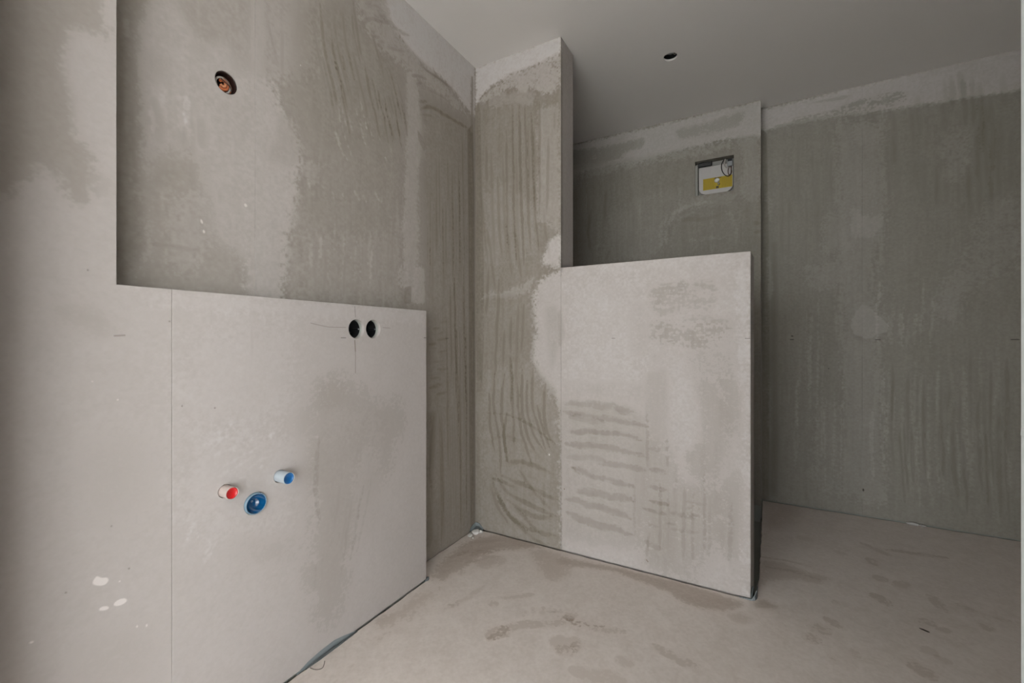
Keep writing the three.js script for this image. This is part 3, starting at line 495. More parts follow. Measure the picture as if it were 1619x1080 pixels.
function face(rect, ppm, base, colours, marks, opt = {}) {
  const [u0, v0, u1, v1] = rect, W = Math.round((u1 - u0) * ppm), H = Math.round((v1 - v0) * ppm);
  const tone = new Float32Array(W * H).fill(base), off = rr(0, 300);
  // three kinds of breakup: blotchy, drawn out upright, fine grain
  const blot = new Float32Array(W * H), up = new Float32Array(W * H), fine = new Float32Array(W * H), across = new Float32Array(W * H);
  for (let j = 0, i = 0; j < H; j++) for (let k = 0; k < W; k++, i++) {
    const x = k / ppm + off, y = j / ppm + off;
    const f2 = vnoise(x * 260, y * 260), f1 = vnoise(x * 110, y * 110), m = vnoise(x * 42, y * 42), c = vnoise(x * 16, y * 16);
    fine[i] = 0.45 * f2 + 0.55 * f1;
    blot[i] = 0.36 * c + 0.3 * m + 0.22 * f1 + 0.12 * f2;
    const warp = 0.02 * vnoise(x * 9, y * 5);
    up[i] = 0.45 * vnoise((x + warp) * 60, y * 5) + 0.3 * vnoise((x + warp) * 150, y * 14) + 0.25 * f1;
    across[i] = 0.4 * vnoise(x * 9 + 50, y * 60) + 0.3 * vnoise(x * 30, y * 130 + 9) + 0.3 * f1;
  }
  const cv = document.createElement('canvas'), ctx = cv.getContext('2d');
  // one patch: its outline is softened, then eaten away by the breakup noise; put(i, cover) changes the tone there
  const patch = (pts, soft, rag, kind, put) => {
    const low = soft < 0.006 ? 360 : 100, pad = soft * 2.5 + 0.03;
    const x0 = Math.max(u0 - 0.1, Math.min(...pts.map((p) => p[0])) - pad), x1 = Math.min(u1 + 0.1, Math.max(...pts.map((p) => p[0])) + pad);
    const y0 = Math.max(v0 - 0.1, Math.min(...pts.map((p) => p[1])) - pad), y1 = Math.min(v1 + 0.1, Math.max(...pts.map((p) => p[1])) + pad);
    if (x1 <= x0 || y1 <= y0) return;
    const w = Math.ceil((x1 - x0) * low) + 1, h = Math.ceil((y1 - y0) * low) + 1;
    cv.width = w; cv.height = h; ctx.fillStyle = '#000'; ctx.fillRect(0, 0, w, h); ctx.fillStyle = '#fff'; ctx.beginPath();
    pts.forEach((p, i) => ctx[i ? 'lineTo' : 'moveTo']((p[0] - x0) * low, (p[1] - y0) * low)); ctx.fill();
    const d = ctx.getImageData(0, 0, w, h).data; let a = new Float32Array(w * h); for (let i = 0; i < a.length; i++) a[i] = d[i * 4] / 255;
    const rad = Math.max(1, Math.round(soft * low));
    for (let pass = 0; pass < 2; pass++) {
      const b = new Float32Array(w * h), c = new Float32Array(w * h);
      for (let j = 0; j < h; j++) for (let i = 0; i < w; i++) { let s = 0; for (let q = -rad; q <= rad; q++) s += a[j * w + Math.min(w - 1, Math.max(0, i + q))]; b[j * w + i] = s / (2 * rad + 1); }
      for (let j = 0; j < h; j++) for (let i = 0; i < w; i++) { let s = 0; for (let q = -rad; q <= rad; q++) s += b[Math.min(h - 1, Math.max(0, j + q)) * w + i]; c[j * w + i] = s / (2 * rad + 1); }
      a = c;
    }
    const n = kind === 2 ? across : kind ? up : blot, k0 = Math.max(0, Math.floor((x0 - u0) * ppm)), k1 = Math.min(W, Math.ceil((x1 - u0) * ppm)), j0 = Math.max(0, Math.floor((y0 - v0) * ppm)), j1 = Math.min(H, Math.ceil((y1 - v0) * ppm));
    for (let j = j0; j < j1; j++) for (let k = k0; k < k1; k++) {
      const fx = Math.min(w - 1.001, Math.max(0, (u0 + k / ppm - x0) * low)), fy = Math.min(h - 1.001, Math.max(0, (v0 + j / ppm - y0) * low)), ix = fx | 0, iy = fy | 0, tx = fx - ix, ty = fy - iy, o = iy * w + ix;
      const s = (a[o] * (1 - tx) + a[o + 1] * tx) * (1 - ty) + (a[o + w] * (1 - tx) + a[o + w + 1] * tx) * ty;
      if (s < 0.004) continue;
      const i = j * W + k, e = smooth(0.1, 0.9, s + (0.62 * n[i] + 0.38 * fine[i] - 0.5) * 2.6 * rag * (rag > 0.9 ? Math.min(1, 4 * s * (1 - 0.55 * s)) : Math.min(1, 4.5 * s * (1 - s) + 0.1 * s)));
      put(i, e);
    }
  };
  const ribbon = (str, wid, line) => {               // a drag of the trowel: a band of uneven width, worn through in places
    const q = curve(line, 0.012), n = q.length - 1, ph = rr(0, 200), l = [], r = [];
    for (let i = 0; i <= n; i++) {
      const a = q[Math.max(0, i - 1)], b = q[Math.min(n, i + 1)], dx = b.x - a.x, dy = b.y - a.y, L = Math.hypot(dx, dy) || 1, t = i / n;
      const w = wid * 0.5 * Math.min(1, 0.25 + 4 * t, 0.2 + 4 * (1 - t)), o = (vnoise(ph, i * 0.2) - 0.5) * wid * 0.4, wl = w * (0.7 + 0.6 * vnoise(ph + 40, i * 0.3)), wr = w * (0.7 + 0.6 * vnoise(ph + 80, i * 0.3));
      l.push([q[i].x - dy / L * (wl + o), q[i].y + dx / L * (wl + o)]); r.push([q[i].x + dy / L * (wr - o), q[i].y - dx / L * (wr - o)]);
    }
    const run = opt.flat ? 0 : Math.abs(q[n].x - q[0].x) > 1.4 * Math.abs(q[n].y - q[0].y) ? 2 : Math.abs(q[n].y - q[0].y) > 1.4 * Math.abs(q[n].x - q[0].x) ? 1 : 0, grit = run === 2 ? across : run ? up : blot;
    patch([...l, ...r.reverse()], wid > 0.016 ? 0.0055 : 0.0032, opt.flat ? 1.9 : 0.8, run, (i, e) => { tone[i] -= str * 0.62 * e * (0.25 + 0.8 * grit[i] + 0.7 * fine[i]); });
  };
  for (const m of marks) if (m[0] === 'P') { const [, val, soft, rag, op, kind, pts] = m; patch(pts, soft, rag, kind, (i, e) => { tone[i] += (val - tone[i]) * op * e; }); }
  const combs = (m, draw) => {
    const [, str, wid, n, jit, A, B] = m, a = curve(A, 0.03), b = curve(B, 0.03), N = 7;
    for (let i = 0; i < n; i++) {
      const t = (i + rr(0.1, 0.9)) / n, s0 = rr(0, 0.55), s1 = Math.min(1, s0 + rr(0.3, 0.8)), pts = [], jx = rr(-jit, jit);
      for (let k = 0; k < N; k++) {
        const s = s0 + (s1 - s0) * k / (N - 1), p = a[Math.round(s * (a.length - 1))], q = b[Math.round(s * (b.length - 1))];
        pts.push([p.x + (q.x - p.x) * t + (Math.abs(q.x - p.x) > Math.abs(q.y - p.y) ? jx * 0.6 : 0) + rr(-0.002, 0.002), p.y + (q.y - p.y) * t + rr(-0.002, 0.002)]);
      }
      draw(str * rr(0.5, 1.25), wid * rr(0.8, 2.0), pts);
    }
  };
  for (const m of marks) { if (m[0] === 'L') ribbon(m[1], m[2] * 1.7, m[3]); if (m[0] === 'K') combs(m, ribbon); }
  // pencil lines and paint splashes, straight colour
  const mk = document.createElement('canvas'); mk.width = W; mk.height = H; const mg = mk.getContext('2d');
  const MX = (p) => [(p[0] - u0) * ppm, (p[1] - v0) * ppm];
  for (const m of marks) {
    if (m[0] === 'X') { mg.strokeStyle = m[1]; mg.lineWidth = Math.max(1, m[2] * ppm); mg.beginPath(); m[3].forEach((p, i) => mg[i ? 'lineTo' : 'moveTo'](...MX(p))); mg.stroke(); }
    if (m[0] === 'B') {
      mg.fillStyle = m[1]; mg.beginPath(); const q = m[2].map(MX), n = q.length;
      mg.moveTo((q[0][0] + q[n - 1][0]) / 2, (q[0][1] + q[n - 1][1]) / 2);
      for (let i = 0; i < n; i++) { const r = q[(i + 1) % n]; mg.quadraticCurveTo(q[i][0], q[i][1], (q[i][0] + r[0]) / 2, (q[i][1] + r[1]) / 2); }
      mg.fill();
    }
  }
  const md = mg.getImageData(0, 0, W, H).data;
  const [cd, cl, cw] = colours, out = new Uint8Array(W * H * 4), grain = opt.grain ?? 0.15;
  for (let i = 0; i < W * H; i++) {
    let t = tone[i] + (fine[i] - 0.5) * grain + (blot[i] - 0.5) * (opt.blotch ?? 0.16) + (opt.flat ? 0 : (up[i] - 0.5) * (opt.upright ?? 0.26) * Math.max(0.25, 1.15 - tone[i]));
    t = Math.max(-0.5, Math.min(1.08, t));
    const a = md[i * 4 + 3] / 255;
    for (let c = 0; c < 3; c++) {
      let v = t < 0.85 ? cd[c] + (cl[c] - cd[c]) * t / 0.85 : cl[c] + (cw[c] - cl[c]) * (t - 0.85) / 0.2;
      v = v * (1 - a) + md[i * 4 + c] * a;
      out[i * 4 + c] = Math.max(0, Math.min(255, v));
    }
    out[i * 4 + 3] = 255;
  }
  const t = new THREE.DataTexture(out, W, H, THREE.RGBAFormat);
  t.colorSpace = THREE.SRGBColorSpace; t.magFilter = THREE.LinearFilter; t.minFilter = THREE.LinearMipmapLinearFilter; t.generateMipmaps = true; t.wrapS = t.wrapT = THREE.MirroredRepeatWrapping; t.needsUpdate = true;
  return { rect, mat: new THREE.MeshStandardMaterial({ map: t, roughness: 0.92 }) };
}
const DARK = [144, 136, 126], LIGHT = [186, 179, 174], WHITE = [199, 194, 191];
const T = {
  w0: face([0.3, 0, 2.0, 2.5], 520, 0.33, [DARK, LIGHT, WHITE], MARKS.w0),
  w1: face([0.2, 0, 1.43, 2.5], 600, 0.78, [DARK, [188, 181, 177], WHITE], MARKS.w1, { upright: 0.03, blotch: 0.09, grain: 0.1 }),
  p: face([-1.33, 0, 0.0, 2.5], 560, 0.8, [DARK, LIGHT, WHITE], MARKS.p),
  s: face([-1.33, 0, 0.03, 2.5], 420, 0.2, [[145, 140, 129], [186, 182, 176], WHITE], MARKS.s),
  r: face([0.0, 0, 1.4, 2.5], 420, 0.22, [[146, 142, 132], [186, 182, 176], WHITE], MARKS.r),
  f: face([-1.35, 0.0, 1.4, 3.2], 400, 0.78, [[172, 158, 146], [221, 212, 205], [228, 220, 214]], MARKS.f, { flat: true, blotch: 0.28 }),
};
const M = {
  core: mat([0.42, 0.43, 0.39]), plain: mat([0.72, 0.71, 0.69]), ceiling: mat([0.83, 0.80, 0.775], 0.95), white: mat([0.44, 0.455, 0.46], 0.45), terrace: mat([0.5, 0.49, 0.47]),
};
// ---------------------------------------------------------------- dimensions (metres)
const CEIL = 2.48, XW0 = -1.32, XW1 = -1.217, ZN = -0.2, ZP = -1.937, ZPB = -2.095, ZS = -3.051, ZR = -3.162;
const XR = 1.4, LEDGE = 1.139, SCREEN = 1.364, XPIER = -0.822, XEND = -0.02, BOARD = 0.0125;
const ZD = -0.06;                                   // rear face of the door wall

// ---------------------------------------------------------------- left wall: recessed upper face and boxed-out lower face
{
  const w = structure('wall_left', 'grey skimmed left wall, upper face set back above a boxed-out base', 'wall');
  const back = mesh('wall_core', slab(poly([[0.06, -0.1], [3.3, -0.1], [3.3, CEIL + 0.1], [0.06, CEIL + 0.1]], [[0.678, 1.753, 0.036]]), 'x', XW0 - BOARD, 0.15, null, 0), M.core, w);
  back.userData = {};
  mesh('plasterboard', slab(poly([[0.06, -0.04], [0.7588, -0.04], [0.7588, CEIL], [0.06, CEIL]], [[0.678, 1.753, 0.0305]]), 'x', XW0, BOARD, T.w0.rect, 0.0006), T.w0.mat, w);
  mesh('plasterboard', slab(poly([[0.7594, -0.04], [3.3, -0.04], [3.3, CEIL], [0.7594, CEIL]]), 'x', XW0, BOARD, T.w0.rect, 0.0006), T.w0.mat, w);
  const low = [[1.052, 1.055, 0.0335], [1.128, 1.056, 0.0335], [0.622, 0.620, 0.0172], [0.772, 0.618, 0.0182], [0.700, 0.562, 0.0302]];
  mesh('wall_core', slab(poly([[0.06, -0.04], [1.419, -0.04], [1.419, LEDGE], [0.4, LEDGE], [0.4, CEIL], [0.06, CEIL]], low), 'x', XW1 - BOARD, XW1 - BOARD - XW0 - 0.0005, null, 0), M.core, w);
  mesh('plasterboard', slab(poly([[0.06, 0.004], [0.5027, 0.004], [0.5027, LEDGE], [0.4, LEDGE], [0.4, CEIL], [0.06, CEIL]]), 'x', XW1, BOARD, T.w1.rect, 0.0009), T.w1.mat, w);
  mesh('plasterboard', slab(poly([[0.5033, 0.004], [1.419, 0.004], [1.419, LEDGE], [0.5033, LEDGE]], low), 'x', XW1, BOARD, T.w1.rect, 0.0009), T.w1.mat, w);
}
// ---------------------------------------------------------------- partition: full-height pier and low screen wall in front of the shower
{
  const w = structure('wall_partition', 'low plastered screen wall with a full-height pier at its left', 'wall');
  const g = slab(poly([[XW0, -0.12], [XEND, -0.12], [XEND, SCREEN], [XPIER, SCREEN], [XPIER, CEIL], [XW0, CEIL]]), 'z', ZP - BOARD, ZP - BOARD - ZPB, T.p.rect, 0);
  const p = g.attributes.position;                  // the free end is a little out of square
  for (let i = 0; i < p.count; i++) if (p.getX(i) > XEND - 0.001) p.setX(i, XEND + 0.011 * (ZP - p.getZ(i)) / (ZP - ZPB));
  mesh('wall_core', g, T.p.mat, w);
  mesh('plasterboard', slab(poly([[XW0 + 0.001, 0.004], [-0.8213, 0.004], [-0.8213, SCREEN - 0.0], [XPIER, SCREEN], [XPIER, CEIL], [XW0 + 0.001, CEIL]]), 'z', ZP, BOARD, T.p.rect, 0.0006), T.p.mat, w);
  mesh('plasterboard', slab(poly([[-0.8208, 0.004], [XEND, 0.004], [XEND, SCREEN], [-0.8208, SCREEN]]), 'z', ZP, BOARD, T.p.rect, 0.0009), T.p.mat, w);
}
// ---------------------------------------------------------------- shower wall (boxed out) and the far wall beside it
{
  const w = structure('wall_shower', 'dark grey plastered shower wall with a square recess near its top', 'wall');
  const s = poly([[XW0, 0.0], [0.024, 0.0], [0.024, CEIL], [XW0, CEIL]]);
  const h = new THREE.Path([[-0.349, 1.953], [-0.349, 2.176], [-0.124, 2.176], [-0.124, 1.953]].map((q) => new THREE.Vector2(...q))); s.holes.push(h);
  mesh('plasterboard', slab(s, 'z', ZS, 0.06, T.s.rect, 0.0012), T.s.mat, w);
  mesh('wall_core', box(XW0, 0.022, -0.12, CEIL, ZR, ZS - 0.06), M.core, w);
  mesh('wall_footing', box(XW0, 0.02, -0.12, 0.0, ZS - 0.06, ZS - 0.004), M.core, w);
  const f = structure('wall_far', 'dark grey plastered far wall with a pale band below the ceiling', 'wall');
  mesh('plasterboard', slab(poly([[0.0, 0.006], [0.5297, 0.006], [0.5297, CEIL], [0.0, CEIL]]), 'z', ZR, BOARD, T.r.rect, 0.0005), T.r.mat, f);
  mesh('plasterboard', slab(poly([[0.5302, 0.006], [XR, 0.006], [XR, CEIL], [0.5302, CEIL]]), 'z', ZR, BOARD, T.r.rect, 0.0005), T.r.mat, f);
  mesh('wall_core', box(XW0, XR + 0.12, -0.12, CEIL + 0.1, ZR - 0.2, ZR - BOARD), M.core, f);
  const r = structure('wall_right', 'plain plastered wall on the far right', 'wall');
  mesh('plasterboard', box(XR, XR + 0.12, -0.12, CEIL, ZR, ZD), M.plain, r);
}
// ---------------------------------------------------------------- ceiling with the cut-out for a downlight
{
  const c = structure('ceiling', 'smooth white plastered ceiling', 'ceiling');
  const g = new THREE.ExtrudeGeometry(poly([[XW0 - 0.1, 0.06], [XR + 0.1, 0.06], [XR + 0.1, 3.3], [XW0 - 0.1, 3.3]], [[-0.388, 2.356, 0.034]]), { depth: 0.0125, bevelEnabled: false, curveSegments: 32 });
  g.rotateX(-Math.PI / 2); g.translate(0, CEIL, 0);
  mesh('ceiling_board', g, M.ceiling, c);
  mesh('ceiling_slab', box(-3.2, 3.4, CEIL + 0.12, CEIL + 0.3, -3.4, 4.2), M.core, c);
  mesh('ceiling_board', box(-3.2, 3.4, CEIL + 0.04, CEIL + 0.12, ZD - 0.05, 4.2), M.ceiling, c);
}
// ---------------------------------------------------------------- floor: screed with a ragged edge, kept off the walls by a foam strip
{
  const f = structure('floor', 'pale dusty screed floor with brown trowel stains', 'floor');
  const o = [[-1.2135, 0.06], [-1.2135, 1.4225], [-1.3165, 1.4225], [-1.3165, 1.9335], [-0.012, 1.9335], [0.0, 1.955], [0.012, 2.2], [0.024, 2.7], [0.034, 3.158], [XR - 0.006, 3.158], [XR - 0.006, 0.06]];
  const out = [];
  for (let i = 0; i < o.length; i++) {
    const [x0, z0] = o[i], [x1, z1] = o[(i + 1) % o.length], L = Math.hypot(x1 - x0, z1 - z0), k = Math.max(1, Math.round(L / 0.025));
    for (let j = 0; j < k; j++) {
      const t = j / k, a = i < 9 ? 0.0011 : 0, e = (L < 0.05 ? 0 : a) * (Math.sin(t * L * 31 + i) + Math.sin(t * L * 77 + 2 * i) + rr(-1, 1));
      out.push([x0 + (x1 - x0) * t - (z1 - z0) / L * e, z0 + (z1 - z0) * t + (x1 - x0) / L * e]);
    }
  }
  const g = new THREE.ExtrudeGeometry(poly(out.reverse()), { depth: 0.05, bevelEnabled: true, bevelSize: 0.003, bevelOffset: -0.003, bevelThickness: 0.003, bevelSegments: 2 });
  g.rotateX(-Math.PI / 2); g.translate(0, -0.053, 0);
  const p = g.attributes.position, uv = g.attributes.uv, [u0, v0, u1, v1] = T.f.rect;
  for (let i = 0; i < p.count; i++) uv.setXY(i, (p.getX(i) - u0) / (u1 - u0), (-p.getZ(i) - v0) / (v1 - v0));
  mesh('screed', g, T.f.mat, f);
  mesh('floor_slab', box(-3.2, 3.4, -0.2, -0.12, -3.4, 4.2), M.core, f);
  mesh('shower_base', box(XW0, 0.03, -0.12, -0.1, ZS - 0.01, ZPB + 0.1), M.core, f);
  mesh('screed', box(-3.2, 3.4, -0.05, 0, ZD - 0.0, 4.2), M.plain, f);
}
// ---------------------------------------------------------------- door wall right behind the lens, and the daylit room beyond it
const XJL = -1.125, XJR = 0.0731;
{
  const w = structure('wall_door', 'white wall with the door opening the photograph is taken from', 'wall');
  mesh('wall_core', box(XW1, XJL, 0, CEIL, ZN, ZD), M.plain, w);
  mesh('wall_core', box(XJR + 0.04, XR, 0, CEIL, ZN, ZD), M.plain, w);
  mesh('wall_core', box(XJL, XJR + 0.04, 2.44, CEIL, ZN, ZD), M.plain, w);
  const d = structure('door_1', 'white door frame at the right edge of the view', 'door frame');
  mesh('jamb', new RoundedBoxGeometry(0.04, 2.4, ZD - ZN, 2, 0.0012).translate(XJR + 0.02, 1.2, (ZN + ZD) / 2), M.white, d);
  mesh('jamb', box(XJL, XJL + 0.04, 0, 2.4, ZN, ZD), M.white, d);
  mesh('lintel', box(XJL, XJR + 0.04, 2.4, 2.44, ZN, ZD), M.white, d);
  const st = mesh('strike_plate', new RoundedBoxGeometry(0.004, 0.004, 0.05, 2, 0.001).rotateX(0.12).translate(XJR + 0.0012, 0.988, ZN + 0.027), M.white, d);
  st.userData.label = 'small bright strike plate';
}
{
  const r = structure('wall_rear', 'white walls of the bright room behind the doorway', 'wall');
  mesh('wall_core', box(-3.2, -3.0, -0.05, CEIL + 0.12, ZD, 4.2), M.plain, r);
  mesh('wall_core', box(-3.2, XW1, -0.05, CEIL + 0.12, ZN, ZD), M.plain, r);
  mesh('wall_core', box(XR, 3.4, -0.05, CEIL + 0.12, ZN, ZD), M.plain, r);
  mesh('wall_core', box(XW1 - 0.1, XR + 0.1, CEIL, CEIL + 0.12, ZN, ZD), M.plain, r);
  // glazed sides: towards +Z and towards +X
    mesh('wall_core', box(-3.2, 3.4, 2.3, CEIL + 0.12, 3.0, 3.2), M.plain, r);
  mesh('wall_core', box(3.2, 3.4, 2.3, CEIL + 0.12, ZD, 3.2), M.plain, r);
  mesh('wall_core', box(3.2, 3.4, -0.05, 2.3, ZD, 1.3), M.plain, r);
  const win = structure('window_1', 'floor-length glazing of the room behind the doorway', 'window');
  for (const x of [-2.97, -1.5, 0.0, 1.6, 3.17]) mesh('frame_post', box(x - 0.03, x + 0.03, 0, 2.3, 3.05, 3.13), M.white, win);
  for (const z of [1.33, 2.2]) mesh('frame_post', box(3.25, 3.33, 0, 2.3, z - 0.03, z + 0.03), M.white, win);
}
{
  const t = structure('ground', 'pale paved terrace outside', 'terrace');
  mesh('paving', box(-25, 25, -0.25, -0.2, -25, 25), M.terrace, t);
}
// ---------------------------------------------------------------- installations left open in the walls
const Q = {
  blackPlastic: mat([0.012, 0.013, 0.014], 0.45), brownPlastic: mat([0.030, 0.012, 0.009], 0.5), orange: mat([0.55, 0.16, 0.06], 0.55), orangePale: mat([0.56, 0.22, 0.10], 0.6),
  cable: mat([0.50, 0.47, 0.43], 0.5), darkCable: mat([0.03, 0.025, 0.022], 0.5), brownCable: mat([0.12, 0.06, 0.035], 0.5),
  red: phys([0.62, 0.012, 0.014], 0.35, { clearcoat: 0.4 }), redSleeve: phys([0.56, 0.47, 0.43], 0.5), blue: phys([0.004, 0.12, 0.36], 0.3, { clearcoat: 0.5 }), blueSleeve: phys([0.42, 0.47, 0.51], 0.5),
  deepBlue: phys([0.004, 0.075, 0.20], 0.12, { clearcoat: 1 }), blueRing: phys([0.22, 0.33, 0.41], 0.45), plate: mat([0.56, 0.54, 0.52], 0.5), reveal: mat([0.36, 0.355, 0.33], 0.9),
  steel: mat([0.55, 0.56, 0.57], 0.3, { metalness: 0.8 }), connector: mat([0.30, 0.32, 0.33], 0.5), foam: mat([0.105, 0.118, 0.12], 0.95), foamPale: mat([0.235, 0.262, 0.27], 0.95), foamDark: mat([0.11, 0.105, 0.095], 0.95), crumb: mat([0.68, 0.66, 0.64], 0.95), chip: mat([0.055, 0.04, 0.03], 0.8),
};
const outward = (g) => g.rotateZ(-Math.PI / 2);     // lathe axis +Y to +X, out of the left wall
function cup(r, wall, depth, at = 0) { return outward(lathe([[0, at - depth], [r, at - depth], [r, at], [r - wall, at], [r - wall, at - depth + wall], [0, at - depth + wall]])); }

{ // outlet in the recessed upper wall
  const t = thing('wall_box', 'round dark outlet box with coiled orange cables in the recessed upper wall', 'outlet box', [XW0, 1.753, -0.678]);
  mesh('can', cup(0.0302, 0.0016, 0.05, -0.004), Q.brownPlastic, t);
  const coil = (r, x, th, a0, a1, m, name, flat = 1) => { const p = []; for (let i = 0; i <= 10; i++) { const a = a0 + (a1 - a0) * i / 10; p.push([x - 0.0008 * i, r * Math.sin(a) * flat - 0.004, r * Math.cos(a) + 0.002]); } mesh(name, tube(p, th, 40), m, t); };
  coil(0.0205, -0.012, 0.0028, -0.4, 4.2, Q.cable, 'cable');
  coil(0.0120, -0.010, 0.0042, 0.6, 5.6, Q.orange, 'conduit');
  coil(0.0045, -0.008, 0.0042, 2.0, 6.2, Q.orangePale, 'conduit');
  coil(0.0235, -0.020, 0.0035, 2.6, 6.4, Q.orange, 'conduit', 0.9);
  mesh('wire', tube([[-0.006, 0.008, 0.012], [-0.004, 0.002, 0.002], [-0.006, -0.003, -0.012], [-0.012, -0.012, -0.020]], 0.0014), Q.darkCable, t);
  mesh('wire', tube([[-0.008, 0.016, 0.004], [-0.005, 0.006, -0.008], [-0.008, -0.006, -0.018]], 0.0013), Q.brownCable, t);
  mesh('rim', outward(lathe([[0.0275, -0.0065], [0.0302, -0.0065], [0.0302, -0.004], [0.0275, -0.004], [0.0275, -0.0065]])), Q.brownPlastic, t);
}
for (const [a, y, label] of [[1.052, 1.055, 'black socket box crossed by pencil lines, left of the pair'], [1.128, 1.056, 'black socket box nearest the right end of the ledge']]) {
  const t = thing('socket_box', label, 'socket box', [XW1, y, -a], { group: 'pair of socket boxes under the ledge' });
  mesh('can', cup(0.0334, 0.0018, 0.05, -0.023), Q.blackPlastic, t);
  for (const s of [-1, 1]) {
    const b = mesh('screw_boss', outward(new THREE.CylinderGeometry(0.0042, 0.0042, 0.03, 14)).translate(-0.038, 0, s * 0.0285), Q.blackPlastic, t);
    mesh('screw', outward(new THREE.CylinderGeometry(0.0022, 0.0022, 0.003, 12)).translate(-0.0225, 0, s * 0.0285), Q.connector, b);
  }
  mesh('cable', tube([[-0.078, -0.015, 0.01], [-0.057, -0.017, 0.006], [-0.046, -0.014, -0.002], [-0.048, -0.012, -0.012], [-0.062, -0.014, -0.018]], 0.0028, 30), Q.darkCable, t);
  mesh('cable', tube([[-0.078, 0.012, 0.004], [-0.060, 0.013, 0.0], [-0.054, 0.008, -0.012], [-0.064, 0.0, -0.016]], 0.0025, 30), Q.darkCable, t);
}
for (const [a, y, out, r, sleeve, plug, label] of [
  [0.622, 0.620, 0.034, 0.0158, Q.redSleeve, Q.red, 'pipe stub closed with a red plug, left of the drain'],
  [0.772, 0.618, 0.044, 0.0170, Q.blueSleeve, Q.blue, 'slim pipe stub closed with a bright blue plug, right of the drain']]) {
  const t = thing('pipe_stub', label, 'pipe', [XW1, y, -a], { group: 'capped water connections' });
  mesh('sleeve', outward(lathe([[r, -0.03], [r, out - 0.012], [r * 1.04, out - 0.011], [r * 1.04, out - 0.001], [r * 1.01, out], [r * 0.94, out], [r * 0.92, out - 0.002], [r * 0.92, -0.03], [r, -0.03]])), sleeve, t);
  const p = mesh('plug', outward(lathe([[0, out - 0.007], [r * 0.30, out - 0.007], [r * 0.33, out - 0.005], [r * 0.6, out - 0.006], [r * 0.82, out - 0.002], [r * 0.92, out - 0.0012], [r * 0.92, out - 0.02], [0, out - 0.02]])), plug, t);
  mesh('socket', outward(new THREE.CylinderGeometry(r * 0.2, r * 0.2, 0.0012, 6)).translate(out - 0.0066, 0, 0), plug, p);
}
{
  const t = thing('drain_pipe', 'wide drain pipe closed with a glossy deep blue cap', 'pipe', [XW1, 0.562, -0.700]);
  mesh('sleeve', outward(lathe([[0.0295, -0.04], [0.0295, 0.006], [0.0285, 0.0075], [0.0272, 0.0075], [0.0266, 0.006], [0.0266, -0.04], [0.0295, -0.04]], 48)), Q.blueRing, t);
  const c = mesh('cap', outward(lathe([[0, -0.021], [0.006, -0.0205], [0.014, -0.018], [0.021, -0.011], [0.0252, -0.001], [0.0266, 0.006], [0.0268, 0.0062], [0.0266, -0.03], [0, -0.03]], 48)), Q.deepBlue, t);
  mesh('knob', outward(new THREE.SphereGeometry(0.0028, 14, 10)).translate(-0.0195, 0.001, -0.002), Q.blueRing, c);
}
